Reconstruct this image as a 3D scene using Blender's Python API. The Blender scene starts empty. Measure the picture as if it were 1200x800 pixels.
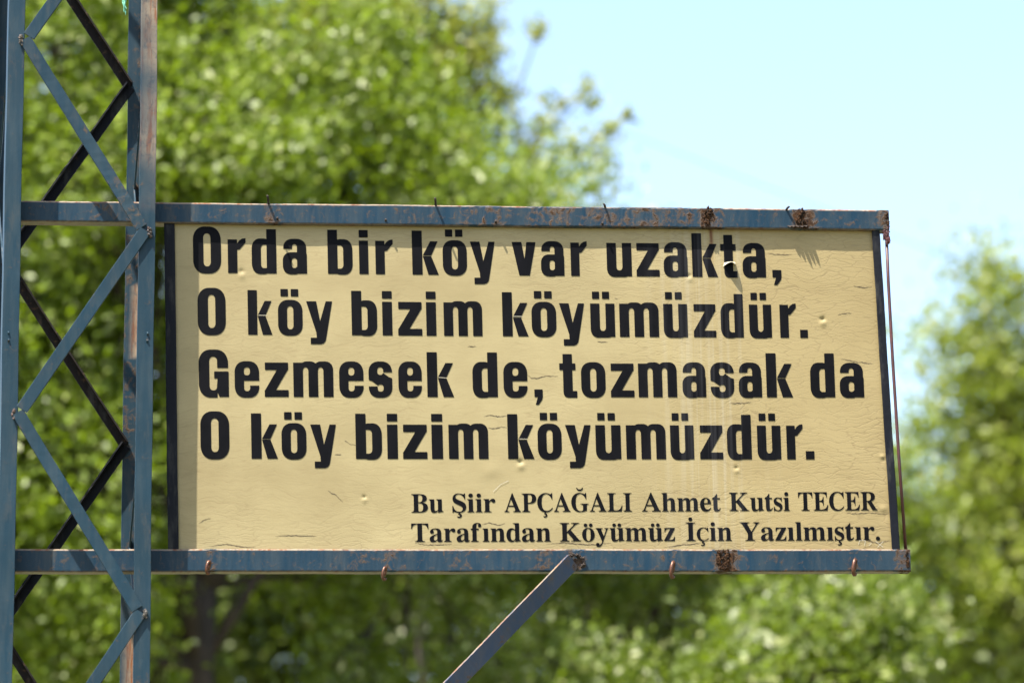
import bpy, math, random
import numpy as np
from mathutils import Vector, Matrix

random.seed(7)
rng = np.random.default_rng(11)
S = bpy.context.scene
COL = S.collection
R = math.radians

# ------------------------------------------------------------------ camera
FPX = 3830.0                       # focal length in pixels of a 1200 px wide frame
YAW, PITCH, ROLL, DIST = R(5.2), R(12.0), R(0.70), 7.35
TARGET = Vector((0, 0, 3.25))
fwd = Vector((math.sin(YAW) * math.cos(PITCH), math.cos(YAW) * math.cos(PITCH), math.sin(PITCH)))
right0 = Vector((math.cos(YAW), -math.sin(YAW), 0))
up0 = right0.cross(fwd)
right = right0 * math.cos(ROLL) - up0 * math.sin(ROLL)
up = right.cross(fwd)
CAM = TARGET - fwd * DIST
cd = bpy.data.cameras.new('camera')
cam = bpy.data.objects.new('camera', cd)
COL.objects.link(cam)
m3 = Matrix((right, up, -fwd)).transposed()
cam.matrix_world = Matrix.Translation(CAM) @ m3.to_4x4()
cd.sensor_width = 36
cd.lens = FPX / 1200 * 36
cd.clip_start, cd.clip_end = 0.1, 5000
cd.dof.use_dof = True
cd.dof.focus_distance = DIST + 0.05
cd.dof.aperture_fstop = 3.1
cd.dof.aperture_blades = 0
S.camera = cam

# ------------------------------------------------------------------ light
SUN_EL, SUN_AZ = R(64), R(52)      # azimuth measured from the sign's face towards its left
sun_dir = Vector((-math.sin(SUN_AZ) * math.cos(SUN_EL), -math.cos(SUN_AZ) * math.cos(SUN_EL), math.sin(SUN_EL)))
sd = bpy.data.lights.new('sun', 'SUN')
sd.energy, sd.angle, sd.color = 5.0, R(0.53), (1.0, 0.95, 0.86)
sun = bpy.data.objects.new('sun', sd)
COL.objects.link(sun)
sun.rotation_euler = sun_dir.to_track_quat('Z', 'Y').to_euler()
W = bpy.data.worlds.new('World')
S.world = W
W.use_nodes = True
wn = W.node_tree
sky = wn.nodes.new('ShaderNodeTexSky')
sky.sky_type = 'NISHITA'
sky.sun_disc = False
sky.sun_elevation = SUN_EL
sky.sun_rotation = math.atan2(sun_dir.x, sun_dir.y)
sky.air_density, sky.dust_density, sky.ozone_density = 1.0, 2.2, 1.0
bg = wn.nodes['Background']
bg.inputs['Strength'].default_value = 0.105
wn.links.new(sky.outputs[0], bg.inputs[0])
S.view_settings.view_transform = 'Standard'
S.view_settings.look = 'None'
S.view_settings.gamma = 1
S.view_settings.use_curve_mapping = False
S.view_settings.exposure = 1.95
S.render.engine = 'CYCLES'
S.cycles.max_bounces = 8
S.cycles.transparent_max_bounces = 8


def P(px, py, Y=0.0):
    """the point of the upright plane y = Y that is seen at a photo position"""
    d = fwd + right * ((px - 600) / FPX) + up * ((400 - py) / FPX)
    return CAM + d * ((Y - CAM.y) / d.y)


# ------------------------------------------------------------------ scene helpers
ORG = {}


def thing(name, label, cat, loc, group=None):
    o = bpy.data.objects.new(name, None)
    o.empty_display_size = 0.2
    o.location = loc
    COL.objects.link(o)
    o['label'], o['category'] = label, cat
    if group:
        o['group'] = group
    ORG[o.name] = Vector(loc)
    return o


def obj(name, verts, faces, mat, parent=None, label=None, cat=None, group=None, kind=None, attr=None, loc=None, smooth=False):
    """one mesh object; vertices are given in world space"""
    org = ORG[parent.name] if parent else Vector(loc or (0, 0, 0))
    me = bpy.data.meshes.new(name)
    v = np.asarray(verts, dtype=np.float64).reshape(-1, 3) - np.array(org)
    if isinstance(faces, np.ndarray):
        n, k = faces.shape
        me.vertices.add(len(v))
        me.vertices.foreach_set('co', v.astype(np.float32).ravel())
        me.loops.add(n * k)
        me.loops.foreach_set('vertex_index', faces.astype(np.int32).ravel())
        me.polygons.add(n)
        me.polygons.foreach_set('loop_start', np.arange(0, n * k, k, dtype=np.int32))
        me.update(calc_edges=True)
    else:
        me.from_pydata(v.tolist(), [], faces)
        me.update()
    for key, val in (attr or {}).items():
        a = me.attributes.new(key, 'FLOAT', 'POINT')
        a.data.foreach_set('value', np.asarray(val, dtype=np.float32))
    if smooth:
        me.polygons.foreach_set('use_smooth', [True] * len(me.polygons))
    for m in (mat if isinstance(mat, (list, tuple)) else [mat]):
        me.materials.append(m)
    o = bpy.data.objects.new(name, me)
    COL.objects.link(o)
    if parent:
        o.parent = parent
    else:
        o.location = org
    ORG[o.name] = org
    if label:
        o['label'] = label
    if cat:
        o['category'] = cat
    if group:
        o['group'] = group
    if kind:
        o['kind'] = kind
    return o


class MB:
    def __init__(self):
        self.v, self.f, self.a = [], [], []

    def add(self, verts, faces, att=None):
        b = len(self.v)
        self.v += [tuple(p) for p in verts]
        self.f += [tuple(i + b for i in q) for q in faces]
        self.a += list(att) if att is not None else [0.0] * len(verts)

    def build(self, name, mat, parent=None, **kw):
        return obj(name, self.v, self.f, mat, parent, attr={'rust': self.a}, **kw)


def beam(mb, p0, p1, prof, front=(0, -1, 0), seg=0.012, wob=0.0004, rust=(), twist=0.0, base=0.0, wear_lit=None):
    """sweep a closed profile [(s, n), ...] along p0-p1: s sideways (left of the run seen from the front), n to the front"""
    p0, p1 = Vector(p0), Vector(p1)
    a = (p1 - p0)
    L = a.length
    a.normalize()
    n = Vector(front)
    n = (n - a * n.dot(a)).normalized()
    s = a.cross(n) * -1
    if twist:
        q = Matrix.Rotation(twist, 3, a)
        n, s = q @ n, q @ s
    k = max(2, int(L / seg))
    m = len(prof)
    V, F, A = [], [], []
    ph = random.random() * 9
    for i in range(k + 1):
        t = i / k
        w = wob * (math.sin(t * L * 9 + ph) + 0.6 * math.sin(t * L * 31 + ph * 2))
        c = p0 + a * (t * L) + n * w + s * w * 0.7
        ru = base
        for (rt, rw, rs) in rust:
            d = abs(t * L - rt) / rw
            if d < 1.6:
                ru = max(ru, rs * max(0, 1 - (d / 1.3) ** 3))
        for q_, (x, y) in enumerate(prof):
            j = (random.random() - .5) * .0003 * (1 + 4 * max(0, ru))
            V.append(c + s * (x + j) + n * (y + j))
            rv = ru * (.35 + .9 * (.5 + .5 * math.sin(q_ * 2.3 + i * .23 + ph) * math.sin(q_ * 1.1 - i * .11))) if ru > base else ru
            A.append(rv if not wear_lit or rv > .25 else rv - wear_lit[q_])
    for i in range(k):
        for j in range(m):
            F.append((i * m + j, i * m + (j + 1) % m, (i + 1) * m + (j + 1) % m, (i + 1) * m + j))
    F.append(tuple(range(m))[::-1])
    F.append(tuple(k * m + j for j in range(m)))
    mb.add(V, F, A)


def rectp(w, d, c=0.0015):
    """rectangle: s in -w/2..w/2, n in 0..-d (front face at n = 0), chamfered"""
    h = w / 2
    return [(-h + c, 0), (h - c, 0), (h, -c), (h, -d + c), (h - c, -d), (-h + c, -d), (-h, -d + c), (-h, -c)]


def ell(w, d, t, sx=1, sn=1, c=0.0012):
    """angle iron: corner at (0, 0), one leg w along s * sx, the other d along n * sn"""
    p = [(c, 0), (w - c, 0), (w, c), (w, t), (t, t), (t, d), (c, d), (0, d - c), (0, c)]
    return [(x * sx, y * sn) for x, y in p]


def lump(mb, c, r, n=10, sq=(1, 1, 1), rough=0.45, rust=1.0):
    """an uneven weld or rust lump"""
    V, F = [], []
    for i in range(n + 1):
        th = math.pi * i / n
        for j in range(n):
            ph = 2 * math.pi * j / n
            q = r * (1 + rough * (random.random() - .5) * 2)
            V.append((c[0] + q * sq[0] * math.sin(th) * math.cos(ph), c[1] + q * sq[1] * math.sin(th) * math.sin(ph), c[2] + q * sq[2] * math.cos(th)))
    for i in range(n):
        for j in range(n):
            F.append((i * n + j, (i + 1) * n + j, (i + 1) * n + (j + 1) % n, i * n + (j + 1) % n))
    mb.add(V, F, [rust] * len(V))


def tube_data(pts, rad, sides=8):
    pts = [Vector(p) for p in pts]
    V, F = [], []
    ref = Vector((0.31, 0.9, 0.2)).normalized()
    for i, p in enumerate(pts):
        a = (pts[min(i + 1, len(pts) - 1)] - pts[max(i - 1, 0)]).normalized()
        u = a.cross(ref)
        if u.length < 1e-4:
            u = a.orthogonal()
        u.normalize()
        w = a.cross(u)
        for k in range(sides):
            th = 2 * math.pi * k / sides
            V.append(p + (u * math.cos(th) + w * math.sin(th)) * rad[i])
    for i in range(len(pts) - 1):
        for k in range(sides):
            F.append((i * sides + k, i * sides + (k + 1) % sides, (i + 1) * sides + (k + 1) % sides, (i + 1) * sides + k))
    F.append(tuple(range(sides))[::-1])
    F.append(tuple((len(pts) - 1) * sides + k for k in range(sides)))
    return V, F


# ------------------------------------------------------------------ materials
class NT:
    def __init__(self, name):
        self.m = bpy.data.materials.new(name)
        self.m.use_nodes = True
        self.t = self.m.node_tree
        self.b = self.t.nodes['Principled BSDF']
        self.out = self.t.nodes['Material Output']

    def n(self, kind, **kw):
        x = self.t.nodes.new('ShaderNode' + kind)
        for k, v in kw.items():
            setattr(x, k, v)
        return x

    def put(self, s, v):
        if isinstance(v, bpy.types.NodeSocket):
            self.t.links.new(v, s)
        else:
            s.default_value = v

    def math(self, op, a, b=0.0, c=0.0, clamp=False):
        x = self.n('Math', operation=op, use_clamp=clamp)
        for i, v in enumerate((a, b, c)):
            self.put(x.inputs[i], v)
        return x.outputs[0]

    def coord(self, scale=(1, 1, 1), off=(0, 0, 0)):
        tc = self.n('TexCoord')
        mp = self.n('Mapping')
        mp.inputs['Scale'].default_value = scale
        mp.inputs['Location'].default_value = off
        self.t.links.new(tc.outputs['Object'], mp.inputs[0])
        return mp.outputs[0]

    def noise(self, vec, scale=1.0, detail=3.0, rough=0.55, dist=0.0):
        x = self.n('TexNoise')
        self.put(x.inputs['Vector'], vec)
        x.inputs['Scale'].default_value = scale
        x.inputs['Detail'].default_value = detail
        x.inputs['Roughness'].default_value = rough
        x.inputs['Distortion'].default_value = dist
        return x

    def ramp(self, v, lo, hi, a=0.0, b=1.0):
        x = self.n('MapRange')
        x.clamp = True
        self.put(x.inputs[0], v)
        for i, q in enumerate((lo, hi, a, b)):
            x.inputs[i + 1].default_value = q
        return x.outputs[0]

    def mix(self, f, a, b, blend='MIX'):
        x = self.n('Mix', data_type='RGBA', blend_type=blend)
        self.put(x.inputs[0], f)
        for s, v in ((x.inputs[6], a), (x.inputs[7], b)):
            self.put(s, v if isinstance(v, bpy.types.NodeSocket) else (*v, 1.0))
        return x.outputs[2]

    def attr(self, name):
        x = self.n('Attribute', attribute_name=name)
        return x.outputs['Fac']

    def bump(self, h, strength=0.3, dist=0.002, normal=None):
        x = self.n('Bump')
        x.inputs['Strength'].default_value = strength
        x.inputs['Distance'].default_value = dist
        self.put(x.inputs['Height'], h)
        if normal is not None:
            self.put(x.inputs['Normal'], normal)
        return x.outputs[0]


def painted_steel(name, base, worn, rust_amount=0.0, rough=0.45, streak=(60, 60, 7)):
    t = NT(name)
    big = t.noise(t.coord(streak), 1.0, 4, 0.6).outputs[0]
    tone = t.noise(t.coord((5, 5, 5)), 1.0, 3, 0.6).outputs[0]
    fine = t.noise(t.coord((1, 1, 1)), 420, 3, 0.6).outputs[0]
    mid = t.noise(t.coord((1, 1, 1)), 55, 5, 0.7, 0.6).outputs[0]
    c = t.mix(t.ramp(big, 0.38, 0.78), base, worn)
    c = t.mix(t.ramp(tone, 0.35, 0.7, 0, .55), c, tuple(q * .62 for q in base))
    dust = t.ramp(t.noise(t.coord((9, 9, 2.2)), 3, 5, .7).outputs[0], 0.55, 0.72, 0, 0.5)
    c = t.mix(dust, c, (0.055, 0.054, 0.049))
    r0 = t.attr('rust')
    r = t.math('MAXIMUM', r0, 0.0)
    wear_lit = t.math('MULTIPLY', r0, -1.0, clamp=True)  # negative values: pale wear, plus sunlit edges and patches painted in
    c = t.mix(t.math('MULTIPLY', wear_lit, t.ramp(mid, .30, .50, .35, 1)), c, t.mix(t.ramp(t.noise(t.coord((70, 70, 9)), 1.0, 4, .65).outputs[0], .48, .62), (0.20, 0.155, 0.11), (0.16, 0.065, 0.026)))
    lvl = t.math('ADD', t.math('MULTIPLY', mid, 0.86), t.math('MULTIPLY', fine, 0.14))
    lvl = t.math('ADD', lvl, t.math('MULTIPLY', r, 0.34))
    lvl = t.math('ADD', lvl, rust_amount)
    mask = t.ramp(lvl, 0.64, 0.73)
    halo = t.ramp(lvl, 0.555, 0.68, 0, 0.7)
    rc = t.mix(t.ramp(t.noise(t.coord((1, 1, 1)), 130, 4, .7).outputs[0], .38, .64), (0.006, 0.004, 0.003), (0.050, 0.022, 0.008))
    c = t.mix(halo, c, (0.095, 0.055, 0.026))
    c = t.mix(mask, c, rc)
    t.put(t.b.inputs['Base Color'], c)
    t.put(t.b.inputs['Roughness'], t.ramp(mask, 0, 1, rough, 0.85))
    t.b.inputs['Specular IOR Level'].default_value = 0.15
    h = t.math('ADD', t.math('MULTIPLY', fine, 0.35), t.math('MULTIPLY', mid, 0.65))
    h = t.math('ADD', h, t.math('MULTIPLY', mask, 0.9))
    t.put(t.b.inputs['Normal'], t.bump(h, 0.42, 0.0016))
    return t.m


M = {}
M['blue'] = painted_steel('blue_paint', (0.009, 0.028, 0.044), (0.028, 0.044, 0.054), -0.05, 0.42)
M['rail'] = painted_steel('rail_paint', (0.007, 0.026, 0.047), (0.034, 0.046, 0.054), 0.0, 0.42, streak=(34, 34, 4))
M['strut'] = painted_steel('strut_paint', (0.034, 0.054, 0.098), (0.064, 0.068, 0.086), -.05)
M['brown'] = painted_steel('brown_primer', (0.005, 0.003, 0.0028), (0.008, 0.005, 0.004), -0.04, 0.6)
M['dark'] = painted_steel('dark_paint', (0.0016, 0.0024, 0.006), (0.005, 0.006, 0.009), -0.2, 0.6)


def simple(name, col, rough, metal=0.0, var=0.25, scale=90):
    t = NT(name)
    nz = t.noise(t.coord(), scale, 4, .65).outputs[0]
    c = t.mix(t.ramp(nz, .3, .7), tuple(q * (1 - var) for q in col), tuple(min(1, q * (1 + var)) for q in col))
    t.put(t.b.inputs['Base Color'], c)
    t.b.inputs['Roughness'].default_value = rough
    t.b.inputs['Metallic'].default_value = metal
    t.put(t.b.inputs['Normal'], t.bump(nz, .4, .001))
    return t.m


M['rust'] = simple('rust', (0.018, 0.010, 0.006), 0.85, 0, .75, 260)
M['copper'] = simple('rusty_wire', (0.09, 0.038, 0.022), 0.4, 0.5, .5, 200)
M['red'] = simple('red_rod', (0.040, 0.006, 0.006), 0.55, 0, .45, 60)
M['cord'] = simple('green_cord', (0.12, 0.36, 0.25), 0.6, 0, .25, 150)
M['curl'] = simple('vinyl_back', (0.30, 0.27, 0.20), 0.5, 0, .1, 90)
M['crack'] = simple('open_crack', (0.05, 0.032, 0.016), 0.9, 0, .5, 300)
M['scratch'] = simple('chalk_scratch', (0.33, 0.30, 0.23), 0.8, 0, .1, 200)


def panel_nodes(t, sx):
    """vertical run-off streaks below a point of the top rail, shared by panel and lettering; 0..1"""
    tc = t.n('TexCoord')
    sp = t.n('SeparateXYZ')
    t.t.links.new(tc.outputs['Object'], sp.inputs[0])
    nz = t.noise(t.coord((55, 1, 0.9)), 1.0, 4, .65).outputs[0]
    d = t.math('ABSOLUTE', t.math('SUBTRACT', sp.outputs['X'], sx))
    near = t.ramp(d, 0.0, 0.16, 1, 0)
    return t.math('MULTIPLY', t.ramp(nz, .47, .72), near)


def make_panel_mat(streak_x, rust_x, top_z):
    t = NT('cream_panel_paint')
    warp = t.noise(t.coord((9, 9, 9)), 1.0, 3, .6)
    vadd = t.n('VectorMath', operation='MULTIPLY_ADD')
    t.put(vadd.inputs[0], warp.outputs['Color'])
    vadd.inputs[1].default_value = (0.10, 0, 0.055)
    t.put(vadd.inputs[2], t.coord((1, 0, 1)))
    fl = t.n('VectorMath', operation='MULTIPLY')
    t.put(fl.inputs[0], vadd.outputs[0])
    fl.inputs[1].default_value = (17, 0, 108)
    vo = t.n('TexVoronoi', feature='DISTANCE_TO_EDGE', voronoi_dimensions='3D')
    t.put(vo.inputs['Vector'], fl.outputs[0])
    vo.inputs['Scale'].default_value = 1
    vo.inputs['Randomness'].default_value = 1
    ge = t.noise(t.coord((3.2, 1, 3.8), (2.1, 0, .7)), 1.0, 2, .5).outputs[0]
    sp = t.n('SeparateXYZ')
    tc = t.n('TexCoord')
    t.t.links.new(tc.outputs['Object'], sp.inputs[0])
    # the paint has cracked most towards the right and the bottom edge
    rightw = t.ramp(sp.outputs['X'], 0.9, 1.62, 0, .30)
    lowz = t.ramp(sp.outputs['Z'], top_z - .62, top_z - .74, 0, .22)
    amount = t.math('ADD', t.math('ADD', ge, rightw), lowz)
    amount = t.ramp(amount, .46, .95)
    crack = t.math('MULTIPLY', t.ramp(vo.outputs['Distance'], 0.0, 0.06, 1, 0), amount)
    fl2 = t.n('VectorMath', operation='MULTIPLY')
    t.put(fl2.inputs[0], vadd.outputs[0])
    fl2.inputs[1].default_value = (9, 0, 190)
    vo2 = t.n('TexVoronoi', feature='DISTANCE_TO_EDGE', voronoi_dimensions='3D')
    t.put(vo2.inputs['Vector'], fl2.outputs[0])
    vo2.inputs['Scale'].default_value = 1
    hair = t.math('MULTIPLY', t.ramp(vo2.outputs['Distance'], 0.0, 0.06, 1, 0), t.ramp(ge, .35, .6, .12, .38))
    tone = t.noise(t.coord((4, 1, 7)), 1.0, 4, .6).outputs[0]
    fine = t.noise(t.coord((1, 1, 1)), 260, 3, .6).outputs[0]
    c = t.mix(t.ramp(tone, .3, .7), (0.205, 0.163, 0.078), (0.278, 0.230, 0.118))
    c = t.mix(t.ramp(fine, .3, .75, 0, .35), c, (0.215, 0.172, 0.088))
    c = t.mix(t.ramp(sp.outputs['X'], 1.25, 1.62, 0, .38), c, (0.225, 0.163, 0.066))
    st = panel_nodes(t, streak_x)
    c = t.mix(t.math('MULTIPLY', st, .5), c, (0.33, 0.305, 0.24))
    # rust run-off under the top rail's rotten spot
    d = t.math('ABSOLUTE', t.math('SUBTRACT', sp.outputs['X'], t.math('ADD', rust_x, t.math('MULTIPLY', warp.outputs[0], .008))))
    run = t.math('MULTIPLY', t.ramp(d, 0.001, .0062, 1, 0), t.ramp(sp.outputs['Z'], top_z - .085, top_z - .03, 0, 1))
    c = t.mix(run, c, (0.10, 0.036, 0.010))
    c = t.mix(t.math('MULTIPLY', hair, 1.0), c, (0.17, 0.125, 0.06))
    c = t.mix(t.math('MULTIPLY', crack, .34), c, (0.11, 0.075, 0.036))
    t.put(t.b.inputs['Base Color'], c)
    t.b.inputs['Roughness'].default_value = 0.5
    t.b.inputs['Specular IOR Level'].default_value = 0.25
    h = t.math('SUBTRACT', t.math('MULTIPLY', fine, .15), t.math('ADD', crack, t.math('MULTIPLY', hair, .6)))
    t.put(t.b.inputs['Normal'], t.bump(h, .3, .0008))
    return t.m


def make_letter_mat(streak_x):
    t = NT('black_vinyl')
    a = t.noise(t.coord((14, 1, 9)), 1.0, 4, .7).outputs[0]
    f = t.noise(t.coord((1, 1, 1)), 150, 5, .75).outputs[0]
    c = t.mix(t.ramp(a, .35, .75), (0.0012, 0.0012, 0.0018), (0.0024, 0.0024, 0.0040))
    c = t.mix(t.math('MULTIPLY', panel_nodes(t, streak_x), .55), c, (0.05, 0.05, 0.055))
    c = t.mix(t.ramp(f, .68, .76, 0, .5), c, (0.10, 0.09, 0.07))
    t.put(t.b.inputs['Base Color'], c)
    t.put(t.b.inputs['Roughness'], t.ramp(a, .3, .7, .45, .65))
    t.b.inputs['Specular IOR Level'].default_value = 0.07
    t.put(t.b.inputs['Normal'], t.bump(a, .15, .003))
    return t.m


def leaf_mat(name, c0, c1, c2, trans=0.38, rough=0.48):
    t = NT(name)
    tint = t.attr('tint')
    c = t.mix(t.ramp(tint, 0, .6), c0, c1)
    c = t.mix(t.ramp(tint, .74, .93), c, c2)  # top tints go cream: leaf highlights painted into the colour
    t.put(t.b.inputs['Base Color'], c)
    t.b.inputs['Roughness'].default_value = rough
    t.b.inputs['Specular IOR Level'].default_value = 0.5
    tr = t.n('BsdfTranslucent')
    ct = t.mix(0.5, c, (0.22, 0.32, 0.004))
    t.put(tr.inputs[0], ct)
    mx = t.n('MixShader')
    mx.inputs[0].default_value = trans
    t.t.links.new(t.b.outputs[0], mx.inputs[1])
    t.t.links.new(tr.outputs[0], mx.inputs[2])
    t.t.links.new(mx.outputs[0], t.out.inputs[0])
    return t.m


def bark_mat(name, a, b):
    t = NT(name)
    nz = t.noise(t.coord((22, 22, 5)), 1.0, 5, .65).outputs[0]
    t.put(t.b.inputs['Base Color'], t.mix(t.ramp(nz, .35, .7), a, b))
    t.b.inputs['Roughness'].default_value = .9
    t.put(t.b.inputs['Normal'], t.bump(nz, .8, .02))
    return t.m


M['bark'] = bark_mat('brown_bark', (0.013, 0.009, 0.006), (0.042, 0.029, 0.019))
M['leaf_green'] = leaf_mat('fresh_green_leaf', (0.070, 0.116, 0.003), (0.145, 0.208, 0.007), (0.42, 0.45, 0.18), .5)
M['leaf_yellow'] = leaf_mat('yellow_green_leaf', (0.19, 0.215, 0.020), (0.27, 0.275, 0.035), (0.32, 0.28, 0.13), .54)
M['leaf_mid'] = leaf_mat('mid_green_leaf', (0.046, 0.076, 0.003), (0.094, 0.136, 0.006), (0.38, 0.40, 0.17), .45)
M['leaf_pale'] = leaf_mat('pale_green_leaf', (0.13, 0.175, 0.012), (0.22, 0.260, 0.024), (0.30, 0.29, 0.10), .54)
M['leaf_dark'] = leaf_mat('dark_green_leaf', (0.044, 0.070, 0.004), (0.078, 0.106, 0.007), (0.26, 0.27, 0.10), .44)

# ------------------------------------------------------------------ ground (below the frame)
t = NT('dry_grass_ground')
g1 = t.noise(t.coord((1, 1, 1)), .4, 6, .65).outputs[0]
g2 = t.noise(t.coord((1, 1, 1)), 14, 5, .7).outputs[0]
gc = t.mix(t.ramp(g1, .4, .6), (0.09, 0.11, 0.035), (0.20, 0.16, 0.09))
gc = t.mix(t.ramp(g2, .35, .7, 0, .6), gc, (0.06, 0.07, 0.025))
t.put(t.b.inputs['Base Color'], gc)
t.b.inputs['Roughness'].default_value = .95
t.put(t.b.inputs['Normal'], t.bump(g2, .8, .05))
obj('ground', [(-1500, -1500, 0), (1500, -1500, 0), (1500, 1500, 0), (-1500, 1500, 0)], [(0, 1, 2, 3)], t.m, kind='structure')

# ------------------------------------------------------------------ lattice mast
YF = -0.062                        # front of the mast's front posts, ahead of the sign's rails (y = 0)
YB = YF + 0.34                     # its rear posts


def vert_line(px, py, Y, z0, z1):
    p = P(px, py, Y)
    return Vector((p.x, Y, z0)), Vector((p.x, Y, z1))


fl0, fl1 = vert_line(3.0, 380, YF, -0.3, 7.2)       # left edge of the left front post
fr0, fr1 = vert_line(180.5, 380, YF, -0.3, 7.2)     # right edge of the right front post
rr0, rr1 = vert_line(162.5, 380, YB, -0.3, 7.2)
rl0, rl1 = vert_line(-13.5, 380, YB, -0.3, 7.2)
mast = thing('lattice_mast', 'blue and rusty lattice mast with zigzag braces, left of the cream poem board', 'mast', ((fl0.x + fr0.x) / 2, YF + .17, 0))
skew = Vector((rr0.x - fr0.x, YB - YF, 0)).normalized()


INNER_LIT = ((P(156, 375, YB).z, .085), (P(150, 800, YB).z, .13), (P(150, -60, YB).z, .1))  # heights of the sunlit patches painted on the rear right post


def post(p0, p1, w, sx, depth_dir, rust=(), base=0.0, wleg=0.036, matk='blue', inner=0.0, tan=None):
    """angle-iron post: the wide leg lies along x, the other leg runs along depth_dir from the outer corner"""
    t_ = 0.0045
    c = 0.001
    k = 420
    d = Vector(depth_dir)
    x = Vector((sx, 0, 0))
    pr = [x * c, x * (w - c), x * w + d * c, x * w + d * t_, x * t_ + d * t_, x * t_ + d * wleg, d * wleg, d * c]
    V, F, A = [], [], []
    m = len(pr)
    for i in range(k + 1):
        q = p0 + (p1 - p0) * (i / k)
        ru = base
        for (rz, rw, rs) in rust:
            e = abs(q.z - rz) / rw
            if e < 1.3:
                ru = max(ru, rs * max(0, 1 - (e / 1.3) ** 3))
        wob = .0009 * math.sin(q.z * 4.1 + p0.x * 9) + .0004 * math.sin(q.z * 17)
        for v in pr:
            V.append(q + v + Vector((wob, wob * .6, 0)))
            if tan and q.z > tan:
                e_ = min(1, (q.z - tan) / .15) * (.72 + .2 * math.sin(q.z * 13) + .12 * math.sin(q.z * 57))
                A.append(ru - e_ * (1.25 if pr.index(v) in (0, 7, 6) else .75))
                continue
            A.append(ru if not inner or pr.index(v) not in (4, 5) else (-inner if any(abs(q.z - z_) < h_ for z_, h_ in INNER_LIT) else .32))  # inner leg: sunlit patches painted pale, the shaded rest painted rusty
    for i in range(k):
        for j in range(m):
            F.append((i * m + j, i * m + (j + 1) % m, (i + 1) * m + (j + 1) % m, (i + 1) * m + j))
    F.append(tuple(range(m))[::-1])
    F.append(tuple(k * m + j for j in range(m)))
    mb = MB()
    mb.add(V, F, A)
    return mb.build('post', M[matk], mast)


zt = P(175, 60, YF).z
post(fl0, fl1, .0365, 1, skew, wleg=.058)
post(fr0, fr1, .0365, -1, skew, rust=[(P(175, 60, YF).z, .14, .36), (P(175, 200, YF).z, .06, .30), (P(175, -120, YF).z, .12, .4)], tan=P(175, 250, YF).z, wleg=.058)
post(rl0, rl1, .0365, 1, -skew, base=.12)
post(rr0, rr1, .0330, -1, -skew, rust=[(P(150, 400, YB).z, .26, .40)], base=.0, inner=1.0, wleg=.026)  # the rust zone also paints in the shade on this flange


def zigzag(left, right, Y, prof, mat, zlo, zhi, xl, xr, rust=.0):
    """braces between two posts; left / right are the photo heights of two joints on each side, continued up and down"""
    zl = [P(xl[0], p, Y).z for p in left]
    zr = [P(xr[0], p, Y).z for p in right]
    dz = zl[0] - zl[1]
    seq = []
    for k in range(-5, 8):
        seq.append((zl[0] - k * dz, 0))
        seq.append((zr[0] - k * dz, 1))
    seq.sort(reverse=True)
    out = []
    for (za, sa), (zb, sb) in zip(seq, seq[1:]):
        if max(za, zb) > zhi or min(za, zb) < zlo:
            continue
        out.append((Vector((xl[1] if sa == 0 else xr[1], Y, za)), Vector((xl[1] if sb == 0 else xr[1], Y, zb))))
    return out


# front face: flat braces lapped over the posts' fronts
YBR = YF - .0015
xl = P(24, 380, YF).x
xr = P(168, 380, YF).x
for i, (a, b) in enumerate(zigzag((48, 485), (272, 709), YBR, None, None, .15, 7.1, (22, xl), (165, xr))):
    d = (b - a).normalized()
    mb = MB()
    beam(mb, a + d * -.004, b + d * -.012, rectp(.0275, .0055, .001), rust=[(.45, .10, .30)] if i % 3 == 1 else (), base=.02)
    # front of the flat bar a little ahead of the post; the bar's back rests on it
    mb.v = [(x, y - .0052, z) for x, y, z in mb.v]
    for e, s in ((a, 1), (b, -1)):
        for q in range(6):
            side = 1 if e.x > (xl + xr) / 2 else -1
            lump(mb, (e.x + side * (.008 + random.random() * .006) , YF - .003 - random.random() * .004, e.z + (random.random() - .5) * .022), .0020 + random.random() * .0016, 6, rust=-.4)
    mb.build('brace', M['blue'], mast)
# rear face: angle braces whose upper leg overhangs the front of the other
YRB = YB - .006
xl = P(14, 380, YRB).x - .018
xr = P(147, 380, YRB).x + .003
for i, (a, b) in enumerate(zigzag((306, 737), (102, 523), YRB, None, None, .15, 7.1, (20, xl), (146, xr))):
    mb = MB()
    lo, hi = (a, b) if a.x < b.x else (b, a)
    # run left to right, so that s points up
    pr = [(x - .013, y) for x, y in [(0, 0), (.022, 0), (.022, .030), (.0185, .030), (.0185, .0035), (0, .0035)]]
    dd = (hi - lo).normalized()
    beam(mb, lo, hi, pr, rust=[(.2, .3, .5)] if i % 2 else (), base=.1)
    mb.build('brace', M['dark' if i % 2 else 'brown'], mast)
# side faces
for (p, q, z) in ((fr0, rr0, 0), (fl0, rl0, 0)):
    zz = .3
    k = 0
    while zz < 6.8:
        a = Vector((p.x, p.y + .006, zz)) if k % 2 else Vector((q.x, q.y - .006, zz))
        b = Vector((q.x, q.y - .006, zz + .42)) if k % 2 else Vector((p.x, p.y + .006, zz + .42))
        if p is fr0:
            a.x -= .012
            b.x -= .012
        else:
            a.x += .012
            b.x += .012
        mb = MB()
        beam(mb, a, b, rectp(.026, .004, .0008), front=(1 if p is fr0 else -1, 0, 0), base=.1)
        mb.build('brace', M['blue'], mast)
        zz += .42
        k += 1

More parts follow.
